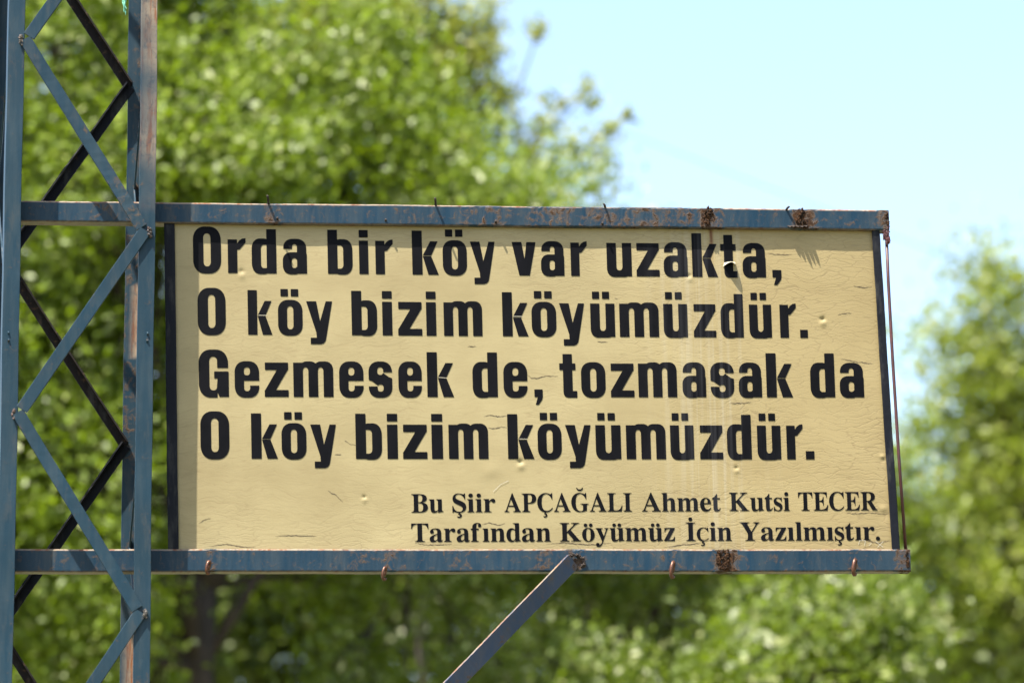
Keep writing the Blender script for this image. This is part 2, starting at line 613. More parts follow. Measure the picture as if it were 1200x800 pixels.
# ------------------------------------------------------------------ sign board
PANEL_Y = 0.015
tl, tr, bl, br = (203, 255), (1024, 262), (207, 650), (1050, 650)
sb_org = P(640, 670, 0)
sign = thing('poem_signboard', 'weathered cream board with a black Turkish poem, hung in blue rails on the lattice mast', 'signboard', (P(30, 655).x, 0.0, sb_org.z))
SX = P(832, 400, PANEL_Y).x - ORG[sign.name].x
RX = P(833, 262, PANEL_Y).x - ORG[sign.name].x - .004
TZ = P(620, 265, PANEL_Y).z - ORG[sign.name].z
M['panel'] = make_panel_mat(SX, RX, TZ)
M['vinyl'] = make_letter_mat(SX)

# dents left by nails under the skin: photo position, depth, radius (m), and the fold beside them
DENTS = [(610, 541, -.0045, .010), (964, 374, -.0050, .009), (427, 582, -.0032, .007), (863, 548, -.0035, .007), (283, 318, -.0028, .010), (808, 323, -.003, .008), (1034, 535, .0025, .008), (575, 552, .0012, .03), (640, 520, .0015, .04), (1035, 596, .002, .015)]
DP = [(P(x, y, PANEL_Y).x, P(x, y, PANEL_Y).z, a * .75, r * .62) for x, y, a, r in DENTS]


def relief(X, Z):
    """distance by which the sheet stands out to the front"""
    X, Z = np.asarray(X, float), np.asarray(Z, float)
    h = .0009 * np.sin(X * 7.3 + 1) * np.sin(Z * 9.1) + .0005 * np.sin(X * 19 + Z * 6)
    for (cx, cz, a, r) in DP:
        d2 = ((X - cx) ** 2 + ((Z - cz) * 1.15) ** 2) / r ** 2
        h = h + a * np.exp(-d2)
        h = h - .55 * a * np.exp(-(((X - cx) ** 2 + (Z - cz + 1.7 * r) ** 2) / (1.3 * r) ** 2))
    return h


def quad_map(u, v):
    """u to the right, v down, on the panel's outline"""
    U, Vv = np.asarray(u)[..., None], np.asarray(v)[..., None]
    c = [np.array(P(x, y, PANEL_Y)) for x, y in (tl, tr, bl, br)]
    return (c[0] * (1 - U) + c[1] * U) * (1 - Vv) + (c[2] * (1 - U) + c[3] * U) * Vv


nu, nv = 640, 290
uu, vv = np.meshgrid(np.linspace(0, 1, nu), np.linspace(0, 1, nv))
pts = quad_map(uu, vv).reshape(-1, 3)
pts[:, 1] = PANEL_Y - relief(pts[:, 0], pts[:, 2])
idx = np.arange(nu * nv).reshape(nv, nu)
fc = np.stack([idx[:-1, :-1], idx[1:, :-1], idx[1:, 1:], idx[:-1, 1:]], -1).reshape(-1, 4)
back = pts.copy()
back[:, 1] = PANEL_Y + .006
nfr = len(pts)
edge = np.concatenate([idx[0, :], idx[1:, -1], idx[-1, -2::-1], idx[-2:0:-1, 0]])
e2 = np.roll(edge, -1)
side = np.stack([edge, e2, e2 + nfr, edge + nfr], -1)
fb = fc[:, ::-1] + nfr
panel_v, panel_f = np.vstack([pts, back]), np.vstack([fc, fb, side])
nsm = len(fc)


# --- lettering ------------------------------------------------------
def rr(x0, y0, x1, y1, rx=0.01, ry=None, n=2.25, corners=(1, 1, 1, 1)):
    """implicit rounded box; corners = bottom left, bottom right, top left, top right switched round (1) or square (0)"""
    ry = rx if ry is None else ry

    def f(X, Y):
        cx, cy, w, h = (x0 + x1) / 2, (y0 + y1) / 2, (x1 - x0) / 2, (y1 - y0) / 2
        rgt, top = X > cx, Y > cy
        on = np.where(top, np.where(rgt, corners[3], corners[2]), np.where(rgt, corners[1], corners[0]))
        ax = np.where(on > 0, rx, .02)
        ay = np.where(on > 0, ry, .02)
        qx = (np.abs(X - cx) - w + ax) / ax
        qy = (np.abs(Y - cy) - h + ay) / ay
        a = np.maximum(qx, 0)
        b = np.maximum(qy, 0)
        g = (a ** n + b ** n) ** (1 / n) - 1
        sq = np.maximum(np.abs(X - cx) - w, np.abs(Y - cy) - h)
        return np.where(on > 0, np.where((a > 0) & (b > 0), g * np.minimum(ax, ay), sq), sq)
    return f


def box(x0, y0, x1, y1):
    return lambda X, Y: np.maximum(np.maximum(x0 - X, X - x1), np.maximum(y0 - Y, Y - y1))


def poly(*pp):
    ar = sum(pp[i][0] * pp[(i + 1) % len(pp)][1] - pp[(i + 1) % len(pp)][0] * pp[i][1] for i in range(len(pp)))
    if ar < 0:
        pp = pp[::-1]

    def f(X, Y):
        r = np.full(X.shape, -1e9)
        for (ax, ay), (bx, by) in zip(pp, pp[1:] + pp[:1]):
            L = math.hypot(bx - ax, by - ay)
            r = np.maximum(r, ((X - ax) * (by - ay) - (Y - ay) * (bx - ax)) / L)
        return r
    return f


def U(*fs):
    return lambda X, Y: np.minimum.reduce([f(X, Y) for f in fs])


def I(*fs):
    return lambda X, Y: np.maximum.reduce([f(X, Y) for f in fs])


def D(a, *bs):
    return lambda X, Y: np.maximum.reduce([a(X, Y)] + [-b(X, Y) for b in bs])


OUT = rr(0, -.9, 28.5, 41, 12.5, 13.5)
DOTS = U(box(3.3, 45, 12.0, 53.6), box(15.3, 45, 24.0, 53.6))
g_o = D(OUT, rr(10.6, 6.6, 17.9, 33.6, 3.6, 5))
g_u = U(D(rr(0, -.9, 28.8, 39.5, 9.5, 10.5, corners=(1, 1, 0, 0)), rr(11, 7, 18, 60, 3.5, 5, corners=(1, 1, 0, 0))), box(18, 0, 28.8, 39.5))
G = {
    'O': (33, D(rr(0, -.8, 33, 54.3, 14.5, 16.5), rr(12.2, 7.6, 20.8, 46.2, 4.3, 6))),
    'G': (34.5, U(D(rr(0, -.8, 34, 54.3, 14.5, 16.5), rr(12.2, 7.6, 21.4, 46.2, 4.4, 6), box(16, 28.9, 40, 33.2), box(21.4, -5, 40, 31)), box(17.8, 21.2, 34.5, 29.2),
             poly((23.6, 0), (34.5, 0), (34.5, 25), (22, 25), (20.5, 8)))),
    'r': (21, U(box(0, 0, 11, 39.5), poly((10.5, 24), (14, 28), (21, 29.6), (21, 41.2), (17, 40.6), (13.5, 38.2), (10.5, 34)))),
    'd': (29, U(I(D(rr(0, -.9, 24, 41, 10.5, 13), rr(10.8, 6.2, 24, 33.6, 3.8, 5, corners=(1, 0, 1, 0))), box(-1, -2, 19, 42)), box(17.6, 0, 29, 52))),
    'b': (29, U(I(D(rr(5, -.9, 29, 41, 10.5, 13), rr(5, 6.2, 18.2, 33.6, 3.8, 5, corners=(0, 1, 0, 1))), box(10, -2, 30, 42)), box(0, 0, 11.4, 52))),
    'a': (28.6, U(D(rr(.8, -20, 28, 41, 12, 11), box(-1, -30, 17, 29), rr(11.2, 10, 17, 34.6, 2.8, 4), box(-2, -30, 40, 0)),
               D(rr(0, -.9, 24, 25.2, 10.5, 10.5, corners=(1, 1, 1, 0)), rr(10.6, 6.6, 17, 18.2, 3.0, 4), box(17, -3, 40, 40)), box(17, 0, 28.6, 24))),
    'o': (28.5, g_o), 'ö': (28.5, U(g_o, DOTS)),
    'u': (28.8, g_u), 'ü': (28.8, U(g_u, box(2.6, 45, 11, 53.6), box(14.4, 45, 22.8, 53.6))),
    'm': (46.4, U(box(0, 0, 11.2, 39.5),
               D(I(rr(7, -30, 28.7, 41, 9, 10), box(-1, 0, 60, 60)), rr(11.2, -30, 17.6, 34.2, 3.1, 5), box(0, 30, 10.5, 60)),
               D(I(rr(23.4, -30, 46.4, 41, 9.5, 10), box(-1, 0, 60, 60)), rr(28.7, -30, 35.1, 34.2, 3.1, 5)))),
    'i': (11.3, U(box(0, 0, 11.3, 39.5), box(0, 43.2, 11.3, 52))),
    'k': (29.5, U(box(0, 0, 11.3, 52), poly((11.9, 22.7), (20.6, 39.5), (29, 39.5), (21.4, 22.7)), poly((11.9, 22.0), (21.4, 22.0), (29.5, 0), (17.8, 0)))),
    'y': (30.3, U(poly((0, 39.5), (11.7, 39.5), (17.4, 8), (16, 3), (11.6, 2)), poly((18.4, 39.5), (30.3, 39.5), (23, -2), (11.3, 1), (13.4, 8)),
               box(4.6, -10.6, 13, -3.0), poly((11.3, 2), (23, -2), (22, -6.6), (19.8, -9.4), (16.5, -10.6), (12.5, -10.6)))),
    'v': (28.4, U(poly((0, 39.5), (11.5, 39.5), (16.6, 8), (15.8, 0), (8.2, 0)), poly((17.5, 39.5), (28.4, 39.5), (20.6, 0), (12.6, 0), (13.6, 10)))),
    'z': (27.5, U(box(.6, 31, 27.3, 39.5), box(0, 0, 27.5, 8), poly((0, 7), (12.4, 7), (27.3, 32), (14.9, 32)))),
    't': (20.5, U(rr(4.2, -.6, 22, 50.4, 6.5, 7, corners=(1, 0, 0, 0)), ) if False else U(I(rr(4.2, -.7, 26, 50.4, 6.5, 7, corners=(1, 0, 0, 0)), box(0, -2, 15.3, 60)), box(0, 31.6, 19.2, 39.5), box(12, -.7, 20.5, 7.2))),
    'e': (28.6, D(OUT, rr(10.8, 24.8, 17.9, 34, 3.3, 4), rr(10.8, 6.6, 17.9, 18.6, 3.3, 4, corners=(1, 1, 0, 0)), box(16.5, 13.0, 40, 18.6))),
    's': (27.6, D(rr(0, -.9, 27.6, 41, 12.5, 12.5), rr(10.2, 25.5, 17.2, 34.3, 3.2, 4), poly((10.3, 28.5), (32, 28.5), (32, 17), (26.5, 21), (20, 24), (11.5, 26.5)),
               rr(10.4, 6.2, 17.4, 14.5, 3.2, 4), poly((-4, 12.2), (17.3, 12.2), (16, 14), (8, 16.8), (1.5, 20), (-4, 24)))),
    ',': (10.2, U(box(0, 0, 10.2, 9), poly((4.2, .5), (10.2, .5), (9.4, -3), (5, -9), (1.2, -9)))),
    '.': (9.7, box(0, 0, 9.7, 9.7)),
}


def msquares(f, x0, y0, x1, y1, st):
    """filled region f < 0 as polygons: whole cells in runs, border cells cut by linear interpolation"""
    nx, ny = int(math.ceil((x1 - x0) / st)), int(math.ceil((y1 - y0) / st))
    X, Y = np.meshgrid(x0 + np.arange(nx + 1) * st, y0 + np.arange(ny + 1) * st)
    F = f(X, Y)
    F = np.where(np.abs(F) < 1e-6, 1e-6, F)
    out = []
    ins = F < 0
    for j in range(ny):
        run = None
        for i in range(nx + 1):
            full = i < nx and ins[j, i] and ins[j, i + 1] and ins[j + 1, i] and ins[j + 1, i + 1]
            if full and run is None:
                run = i
            if run is not None and (not full or i - run > 14):
                out.append([(X[j, run], Y[j, run]), (X[j, i], Y[j, i]), (X[j + 1, i], Y[j + 1, i]), (X[j + 1, run], Y[j + 1, run])])
                run = i if full else None
            if i < nx and not full and (ins[j, i] or ins[j, i + 1] or ins[j + 1, i] or ins[j + 1, i + 1]):
                cs = [(j, i), (j, i + 1), (j + 1, i + 1), (j + 1, i)]
                pg = []
                for (a, b) in zip(cs, cs[1:] + cs[:1]):
                    if ins[a]:
                        pg.append((X[a], Y[a]))
                    if ins[a] != ins[b]:
                        k = F[a] / (F[a] - F[b])
                        pg.append((X[a] + k * (X[b] - X[a]), Y[a] + k * (Y[b] - Y[a])))
                if len(pg) > 2:
                    out.append(pg)
    return out


CELLS = {}


def sans(ch):
    if ch not in CELLS:
        w, f = G[ch]
        CELLS[ch] = msquares(f, -1.03, -12.03, w + 1.2, 56.2, .53)
    return CELLS[ch]


VINYL = .0007


def on_panel(px, py, lift=VINYL):
    p = P(px, py, PANEL_Y)
    p.y = PANEL_Y - float(relief(p.x, p.z)) - lift
    return p


# --- cracks that have opened, flakes and scratches --------------------------
CR = [[(384, 574), (389, 578), (393, 579), (397, 583), (402, 588)], [(233, 613), (239, 609), (247, 607)], [(567, 488), (575, 486), (583, 488), (594, 487)], [(572, 501), (580, 502), (588, 500), (594, 501)],
      [(617, 438), (623, 443), (630, 443), (640, 440), (654, 441)], [(565, 586 + 28), (573, 612), (585, 615), (592, 613)], [(900, 297), (908, 298), (920, 299), (928, 298)], [(982, 369), (990, 367), (998, 367)],
      [(855, 472), (868, 472.5), (880, 471)], [(990, 601), (1005, 601.5), (1018, 600.5), (1042, 602)], [(245, 640), (265, 637), (285, 640.5), (300, 641)], [(778, 641), (800, 638), (822, 636)], [(322, 628), (345, 627), (372, 628)],
      [(548, 406), (553, 405.6), (558, 406)], [(700, 400), (706, 401), (712, 400.5)], [(720, 349.5), (724, 350.5)], [(404, 516), (410, 520), (417, 521)], [(392, 532), (400, 532)], [(1012, 632), (1028, 636), (1043, 633)],
      [(486, 636), (500, 638), (530, 637.5)], [(640, 637), (660, 635.5), (690, 638), (716, 636)], [(322, 434), (330, 436), (336, 435.5)], [(1000, 335), (1012, 337), (1022, 336)], [(985, 420), (1003, 424), (1024, 426)]]
mb = MB()
for line in CR:
    fine = []
    for (x0, y0), (x1, y1) in zip(line, line[1:]):
        k = max(2, int(math.hypot(x1 - x0, y1 - y0) / 1.5))
        fine += [(x0 + (x1 - x0) * i / k, y0 + (y1 - y0) * i / k + (random.random() - .5) * .8) for i in range(k)]
    fine.append(line[-1])
    n = len(fine)
    b = len(mb.v)
    for i, (x, y) in enumerate(fine):
        w = (.18 + .36 * random.random()) * math.sin(math.pi * (i + .4) / (n - .2)) ** .5
        mb.v += [tuple(on_panel(x, y - w, .0004)), tuple(on_panel(x, y + w, .0004))]
    mb.f += [(b + 2 * i, b + 2 * i + 1, b + 2 * i + 3, b + 2 * i + 2) for i in range(n - 1)]
ncr = len(mb.f)
for line in ([(1006, 638), (1007, 633), (1014, 633), (1013, 639)], [(1018, 639), (1021, 636)], [(1026, 634), (1035, 641)], [(1035, 634), (1028, 641)], [(596, 563), (586, 568), (578, 576)],
             [(480, 366.5), (480, 366.5)], [(421, 280.2), (431, 280.6)], [(303, 369.4), (313, 369.6)], [(601.5, 370.6), (612, 370.8)], [(608.5, 514), (618, 514.4)], [(514, 442), (524, 443)]):
    for (x0, y0), (x1, y1) in zip(line, line[1:]):
        L = math.hypot(x1 - x0, y1 - y0)
        if L < .1:
            continue
        nx_, ny_ = -(y1 - y0) / L * .26, (x1 - x0) / L * .26
        b = len(mb.v)
        mb.v += [tuple(on_panel(x, y, .0011)) for x, y in ((x0 + nx_, y0 + ny_), (x0 - nx_, y0 - ny_), (x1 - nx_, y1 - ny_), (x1 + nx_, y1 + ny_))]
        mb.f.append((b, b + 1, b + 2, b + 3))
panel_f = np.vstack([panel_f, np.array(mb.f) + len(panel_v)])
panel_v = np.vstack([panel_v, np.array(mb.v)])
panel = obj('panel', panel_v, panel_f, [M['panel'], M['crack'], M['scratch']], sign)
npf = len(panel_f)
panel.data.polygons.foreach_set('use_smooth', [i < nsm for i in range(npf)])
panel.data.polygons.foreach_set('material_index', [0] * (npf - len(mb.f)) + [1] * ncr + [2] * (len(mb.f) - ncr))


def line_mesh(items):
    mb = MB()
    for polys in items:
        for pg in polys:
            n = len(mb.v)
            mb.v += [tuple(on_panel(x, y)) for x, y in pg]
            mb.f.append(tuple(range(n + len(pg) - 1, n - 1, -1)))
    return mb


# every letter at its place: text, [left, right] in the photo, baselines and letter heights at both ends
L1 = [('O', 226.3, 259), ('r', 267, 288), ('d', 295, 323.8), ('a', 331.3, 359.5), ('b', 384, 413), ('i', 420.8, 431.5), ('r', 440, 460.5), ('k', 483, 513.8), ('ö', 518.8, 547), ('y', 551, 580),
      ('v', 600, 628), ('a', 633.8, 661), ('r', 668.8, 688), ('u', 711, 740), ('z', 745.5, 772.5), ('a', 777.5, 805.5), ('k', 811, 841), ('t', 844.5, 863.8), ('a', 870, 897), (',', 904.5, 915)]
L2 = [('O', 231.8, 264.5), ('k', 290.5, 319), ('ö', 325.8, 354.5), ('y', 359, 389.5), ('b', 412, 441.8), ('i', 448, 459.5), ('z', 466.3, 494.5), ('i', 499.5, 511), ('m', 520, 565), ('k', 588.8, 619), ('ö', 623, 651.8),
      ('y', 655.5, 685), ('ü', 692, 720.5), ('m', 726, 771.8), ('ü', 777.5, 805.5), ('z', 812.5, 838.8), ('d', 844.5, 871), ('ü', 878, 904), ('r', 913.8, 933), ('.', 937, 946)]
L3 = [('G', 233, 268), ('e', 275, 303.8), ('z', 310, 338), ('m', 343.8, 390.5), ('e', 397.5, 426), ('s', 432, 459.5), ('e', 466.8, 494.3), ('k', 500.5, 531.8), ('d', 553.8, 583), ('e', 590, 618), (',', 625.8, 635.5),
      ('t', 655.8, 676), ('o', 681, 709.5), ('z', 715.5, 743), ('m', 748, 793), ('a', 799.5, 827), ('s', 832.5, 860), ('a', 865.5, 892.5), ('k', 898, 928.8), ('d', 949.5, 978), ('a', 983.8, 1012)]
L4 = [('O', 235, 268.8), ('k', 294.5, 325.5), ('ö', 330, 359), ('y', 363.8, 394), ('b', 416.8, 447.5), ('i', 453.8, 466), ('z', 472, 500.5), ('i', 505.8, 518.8), ('m', 525.8, 572), ('k', 595, 625.8), ('ö', 630, 658),
      ('y', 662.5, 692.5), ('ü', 698, 727.5), ('m', 733.8, 780), ('ü', 785.5, 813), ('z', 820, 847), ('d', 852, 880.5), ('ü', 887.5, 915), ('r', 921.8, 941), ('.', 943.8, 953.8)]
for spec, b0, b1, h0, h1 in ((L1, 319.7, 325.6, 51.9, 51.0), (L2, 391.8, 396.0, 52.4, 50.8), (L3, 464.9, 465.4, 53.2, 51.4), (L4, 537.2, 538.0, 53.2, 52.0)):
    items = []
    for ch, xa, xb in spec:
        w = G[ch][0]
        q = []
        for pg in sans(ch):
            o_ = []
            for (x, y) in pg:
                X = xa + x / w * (xb - xa)
                k = (X - 230) / 720
                sc = (h0 + (h1 - h0) * k) / 52
                lean = .026 + (.075 - .026) * (X - 205) / 835
                o_.append((X - lean * (y - 20) * sc * .55, b0 + (b1 - b0) * k - y * sc))
            q.append(o_)
        items.append(q)
    line_mesh(items).build('lettering', M['vinyl'], panel)

SERIF = {
    'B': [[[16,0],[16,17],[36,20],[52,25],[62,32],[69,44],[73,60],[75,82],[75,369],[74,386],[72,401],[69,412],[65,421],[59,428],[51,433],[41,436],[30,438],[15,439],[15,455],[220,455],[318,444],[377,409],[396,351],[384,302],[348,268],[287,247],[360,223],[404,185],[418,132],[413,93],[397,61],[371,35],[335,15],[291,4],[238,0]],[[182,252],[188,252],[220,254],[245,261],[263,272],[275,290],[282,314],[285,345],[283,373],[278,395],[269,412],[257,424],[239,431],[216,434],[203,433],[193,430],[188,425],[185,417],[183,406],[182,391]],[[222,24],[248,27],[268,35],[283,49],[293,69],[299,95],[301,128],[298,162],[290,188],[277,208],[258,221],[231,228],[197,231],[182,231],[182,65],[183,51],[186,41],[190,33],[198,28],[208,25]]],
    'S': [[[43,-11],[43,158],[62,158],[75,113],[91,77],[111,50],[136,30],[164,19],[197,15],[220,17],[241,24],[257,36],[269,51],[276,69],[279,89],[273,117],[255,140],[225,160],[163,191],[127,210],[99,231],[77,253],[62,276],[53,302],[50,332],[52,358],[57,381],[67,403],[80,421],[96,437],[115,449],[136,459],[160,464],[185,466],[199,466],[213,464],[229,461],[246,458],[264,453],[282,448],[286,447],[289,446],[291,446],[294,445],[297,445],[300,445],[310,447],[317,454],[320,466],[339,466],[339,319],[322,319],[315,343],[305,365],[293,385],[280,402],[265,417],[248,429],[231,438],[213,443],[194,445],[173,443],[155,437],[140,426],[128,413],[122,398],[120,380],[121,364],[127,349],[137,336],[151,325],[168,314],[189,303],[253,273],[279,260],[300,247],[317,233],[331,219],[342,204],[350,188],[355,171],[358,153],[359,133],[357,106],[350,80],[339,58],[323,38],[304,21],[281,8],[254,-2],[225,-8],[192,-10],[181,-10],[170,-9],[158,-8],[147,-6],[136,-3],[126,1],[115,4],[106,7],[98,9],[92,11],[88,12],[85,12],[78,12],[73,10],[69,7],[66,3],[64,-3],[61,-11]]],
    'A': [[[-9,0],[-9,18],[4,19],[14,24],[24,30],[32,41],[41,55],[49,75],[206,466],[224,465],[384,87],[394,65],[403,47],[411,34],[420,25],[430,20],[443,18],[443,0],[229,0],[229,18],[259,21],[277,30],[283,46],[282,54],[279,66],[273,81],[253,132],[103,132],[79,71],[77,67],[76,63],[76,59],[75,54],[75,51],[75,48],[80,32],[96,21],[124,18],[128,18],[128,0]],[[113,161],[242,161],[177,319]]],
    'P': [[[15,0],[15,17],[36,20],[52,24],[62,32],[69,43],[73,59],[75,81],[75,379],[73,398],[69,413],[62,424],[51,431],[36,436],[16,439],[16,455],[214,455],[265,454],[306,448],[336,440],[357,429],[375,415],[390,398],[400,378],[407,356],[409,332],[404,296],[390,266],[367,240],[334,221],[292,209],[242,206],[182,206],[182,81],[183,59],[187,43],[194,32],[205,24],[221,20],[242,17],[242,0]],[[182,230],[201,230],[231,232],[255,240],[272,253],[283,271],[290,297],[292,329],[290,361],[285,387],[275,406],[261,420],[241,428],[216,431],[204,430],[195,428],[189,424],[185,418],[183,409],[182,398]]],
    'C': [[[257,-11],[213,-7],[174,3],[137,20],[105,43],[78,71],[56,104],[39,142],[29,184],[26,228],[30,273],[39,314],[56,351],[79,384],[106,412],[139,435],[176,452],[216,462],[259,465],[292,463],[328,454],[367,440],[374,437],[381,436],[388,435],[402,439],[413,449],[419,465],[437,465],[437,308],[420,308],[403,347],[381,380],[356,407],[328,427],[298,439],[265,443],[198,419],[157,347],[144,226],[159,114],[203,46],[278,24],[305,26],[331,33],[358,45],[383,61],[407,81],[428,106],[447,89],[395,33],[332,0]]],
    'G': [[[268,-10],[222,-7],[179,3],[141,19],[108,42],[80,70],[57,103],[41,141],[31,183],[28,229],[31,274],[41,315],[57,352],[80,385],[107,413],[139,435],[176,452],[215,462],[257,465],[293,463],[330,454],[369,441],[376,438],[382,436],[388,436],[395,437],[401,439],[406,443],[410,449],[415,456],[419,465],[437,465],[437,308],[420,308],[409,334],[397,357],[382,379],[366,397],[348,413],[329,426],[309,436],[288,441],[267,443],[200,419],[159,347],[146,228],[150,163],[161,110],[180,67],[206,37],[238,19],[275,13],[298,14],[316,19],[328,27],[336,39],[341,53],[343,71],[343,128],[341,146],[337,161],[329,170],[317,176],[299,180],[275,182],[275,198],[500,198],[500,182],[481,180],[466,177],[457,171],[451,161],[447,147],[446,128],[446,29],[387,7],[328,-6]]],
    'L': [[[15,0],[15,17],[36,20],[52,24],[62,32],[69,43],[73,59],[75,81],[75,379],[73,399],[69,414],[62,425],[51,432],[36,436],[16,439],[16,455],[250,455],[250,439],[233,438],[219,436],[208,434],[199,430],[193,424],[188,416],[185,407],[183,394],[182,379],[182,83],[182,68],[183,56],[185,47],[188,40],[193,35],[200,31],[208,29],[220,28],[234,28],[264,29],[291,33],[315,40],[335,49],[354,63],[370,80],[384,100],[397,125],[409,154],[427,154],[402,0]]],
    'I': [[[13,0],[13,17],[34,21],[50,26],[61,32],[69,42],[74,56],[75,75],[75,387],[74,405],[70,419],[63,427],[52,433],[36,437],[13,439],[13,455],[244,455],[244,439],[223,437],[207,433],[196,427],[188,419],[184,405],[183,387],[183,77],[183,64],[185,53],[187,44],[192,37],[198,31],[206,26],[216,23],[230,20],[246,17],[246,0]]],
    'K': [[[16,0],[16,17],[37,20],[53,24],[63,32],[70,43],[74,59],[75,81],[75,379],[74,398],[70,413],[63,424],[52,432],[37,436],[17,439],[17,455],[242,455],[242,439],[227,437],[215,435],[205,432],[197,428],[191,422],[187,415],[185,406],[183,394],[183,379],[183,234],[321,373],[336,391],[345,406],[349,418],[342,430],[323,436],[291,439],[291,455],[486,455],[486,439],[477,439],[436,430],[392,404],[345,361],[271,285],[463,46],[471,37],[479,30],[487,25],[496,21],[506,19],[519,17],[519,0],[281,0],[281,17],[290,18],[298,18],[306,18],[312,19],[318,20],[322,21],[328,24],[332,29],[334,34],[332,42],[326,53],[316,66],[199,214],[183,198],[183,81],[184,59],[188,43],[195,32],[205,24],[221,20],[242,17],[242,0]]],
    'T': [[[92,0],[92,17],[114,19],[130,23],[142,31],[150,42],[154,59],[156,81],[156,433],[149,433],[116,430],[88,420],[65,403],[47,380],[35,352],[29,318],[11,318],[11,455],[410,455],[410,317],[394,317],[375,382],[333,420],[269,433],[263,433],[263,81],[265,58],[269,41],[276,30],[288,23],[305,19],[328,17],[328,0]]],
    'E': [[[14,0],[14,17],[35,18],[51,22],[62,30],[70,41],[74,57],[75,78],[75,369],[74,394],[69,413],[62,425],[51,433],[36,437],[16,439],[16,455],[399,455],[399,320],[383,320],[375,357],[361,386],[340,406],[312,420],[276,428],[232,430],[219,430],[208,429],[200,428],[194,426],[189,422],[186,417],[184,410],[183,400],[183,388],[183,246],[193,246],[221,248],[243,256],[259,269],[272,288],[281,313],[288,345],[304,345],[304,118],[287,118],[284,143],[280,164],[273,181],[264,195],[254,206],[241,213],[225,218],[207,221],[185,222],[183,222],[183,67],[184,53],[187,42],[192,35],[201,31],[213,28],[230,28],[261,29],[289,32],[313,39],[335,48],[354,60],[371,75],[386,94],[399,116],[411,143],[430,143],[402,0]]],
    'R': [[[15,0],[15,17],[36,20],[52,24],[62,32],[69,43],[73,59],[75,81],[75,379],[73,398],[69,413],[62,424],[51,431],[36,436],[16,439],[16,455],[217,455],[278,452],[329,442],[367,426],[395,403],[412,372],[417,334],[406,285],[372,248],[315,224],[432,50],[439,40],[446,32],[452,26],[459,21],[468,18],[478,17],[480,17],[480,0],[338,0],[201,212],[182,212],[182,81],[183,59],[187,43],[194,32],[205,24],[221,20],[242,17],[242,0]],[[182,234],[203,234],[235,236],[261,245],[280,258],[293,278],[301,304],[304,336],[295,389],[268,421],[224,431],[209,430],[197,427],[190,422],[185,414],[183,402],[182,385]]],
    'Y': [[[101,0],[101,17],[122,20],[138,24],[148,32],[155,43],[159,59],[161,81],[161,179],[46,387],[35,406],[24,421],[14,429],[10,432],[5,434],[1,435],[-4,436],[-9,437],[-13,438],[-13,455],[207,455],[207,438],[195,438],[184,437],[175,435],[167,432],[161,428],[157,423],[156,416],[157,409],[159,401],[164,392],[248,226],[333,366],[342,382],[347,396],[349,408],[343,424],[326,435],[298,438],[295,438],[295,455],[439,455],[439,438],[428,435],[418,431],[409,424],[400,416],[392,405],[383,392],[268,203],[268,81],[269,59],[273,43],[280,32],[291,24],[307,20],[328,17],[328,0]]],
    'h': [[[18,0],[18,16],[30,17],[39,21],[45,26],[49,33],[52,43],[52,56],[52,399],[52,412],[49,422],[46,429],[40,435],[31,438],[19,440],[19,455],[148,455],[148,267],[175,295],[207,313],[243,318],[292,306],[321,271],[330,212],[330,56],[331,43],[333,33],[337,26],[343,21],[352,17],[363,16],[363,0],[202,0],[202,16],[207,16],[223,21],[232,34],[235,56],[235,217],[234,234],[232,247],[229,258],[223,265],[215,270],[203,271],[183,267],[164,255],[148,235],[148,56],[148,43],[151,33],[154,26],[160,21],[168,17],[180,16],[180,0]]],
    'm': [[[18,0],[18,16],[30,17],[39,21],[45,26],[49,33],[52,43],[52,56],[52,253],[52,266],[49,276],[46,284],[40,289],[31,293],[19,294],[19,310],[146,310],[146,265],[173,294],[204,312],[237,318],[277,312],[305,293],[320,261],[348,293],[381,312],[418,318],[465,306],[494,271],[504,212],[504,56],[504,43],[507,33],[510,26],[516,21],[524,17],[536,16],[536,0],[377,0],[377,16],[389,18],[397,21],[403,26],[407,34],[409,44],[410,56],[410,217],[409,234],[407,247],[404,258],[398,265],[389,270],[377,271],[358,268],[341,256],[324,237],[324,56],[325,44],[327,34],[331,26],[336,21],[345,18],[356,16],[356,0],[199,0],[199,16],[211,18],[219,21],[225,26],[229,34],[231,44],[232,56],[232,217],[231,233],[229,247],[226,258],[220,265],[211,270],[199,271],[180,267],[162,255],[146,235],[146,56],[147,44],[149,34],[152,27],[158,21],[166,18],[177,16],[177,0]]],
    'e': [[[154,-10],[129,-8],[106,-1],[85,10],[66,26],[50,45],[37,69],[27,95],[21,125],[19,157],[21,187],[28,215],[38,240],[51,263],[68,282],[87,298],[109,309],[132,316],[157,318],[193,314],[224,301],[249,280],[268,251],[279,216],[283,173],[283,166],[117,166],[127,97],[154,56],[199,42],[225,47],[248,62],[270,86],[285,73],[248,27],[205,-1]],[[116,192],[201,192],[201,215],[201,241],[198,261],[193,277],[186,288],[175,295],[161,297],[136,286],[121,255],[116,203]]],
    't': [[[124,-9],[99,-7],[80,-1],[66,10],[56,26],[50,46],[48,71],[48,279],[20,279],[20,300],[46,324],[68,347],[88,369],[105,389],[118,407],[129,424],[144,424],[144,310],[208,310],[208,279],[144,279],[144,82],[145,69],[147,59],[149,51],[154,45],[160,41],[168,40],[183,44],[195,56],[206,75],[222,66],[198,24],[165,-1]]],
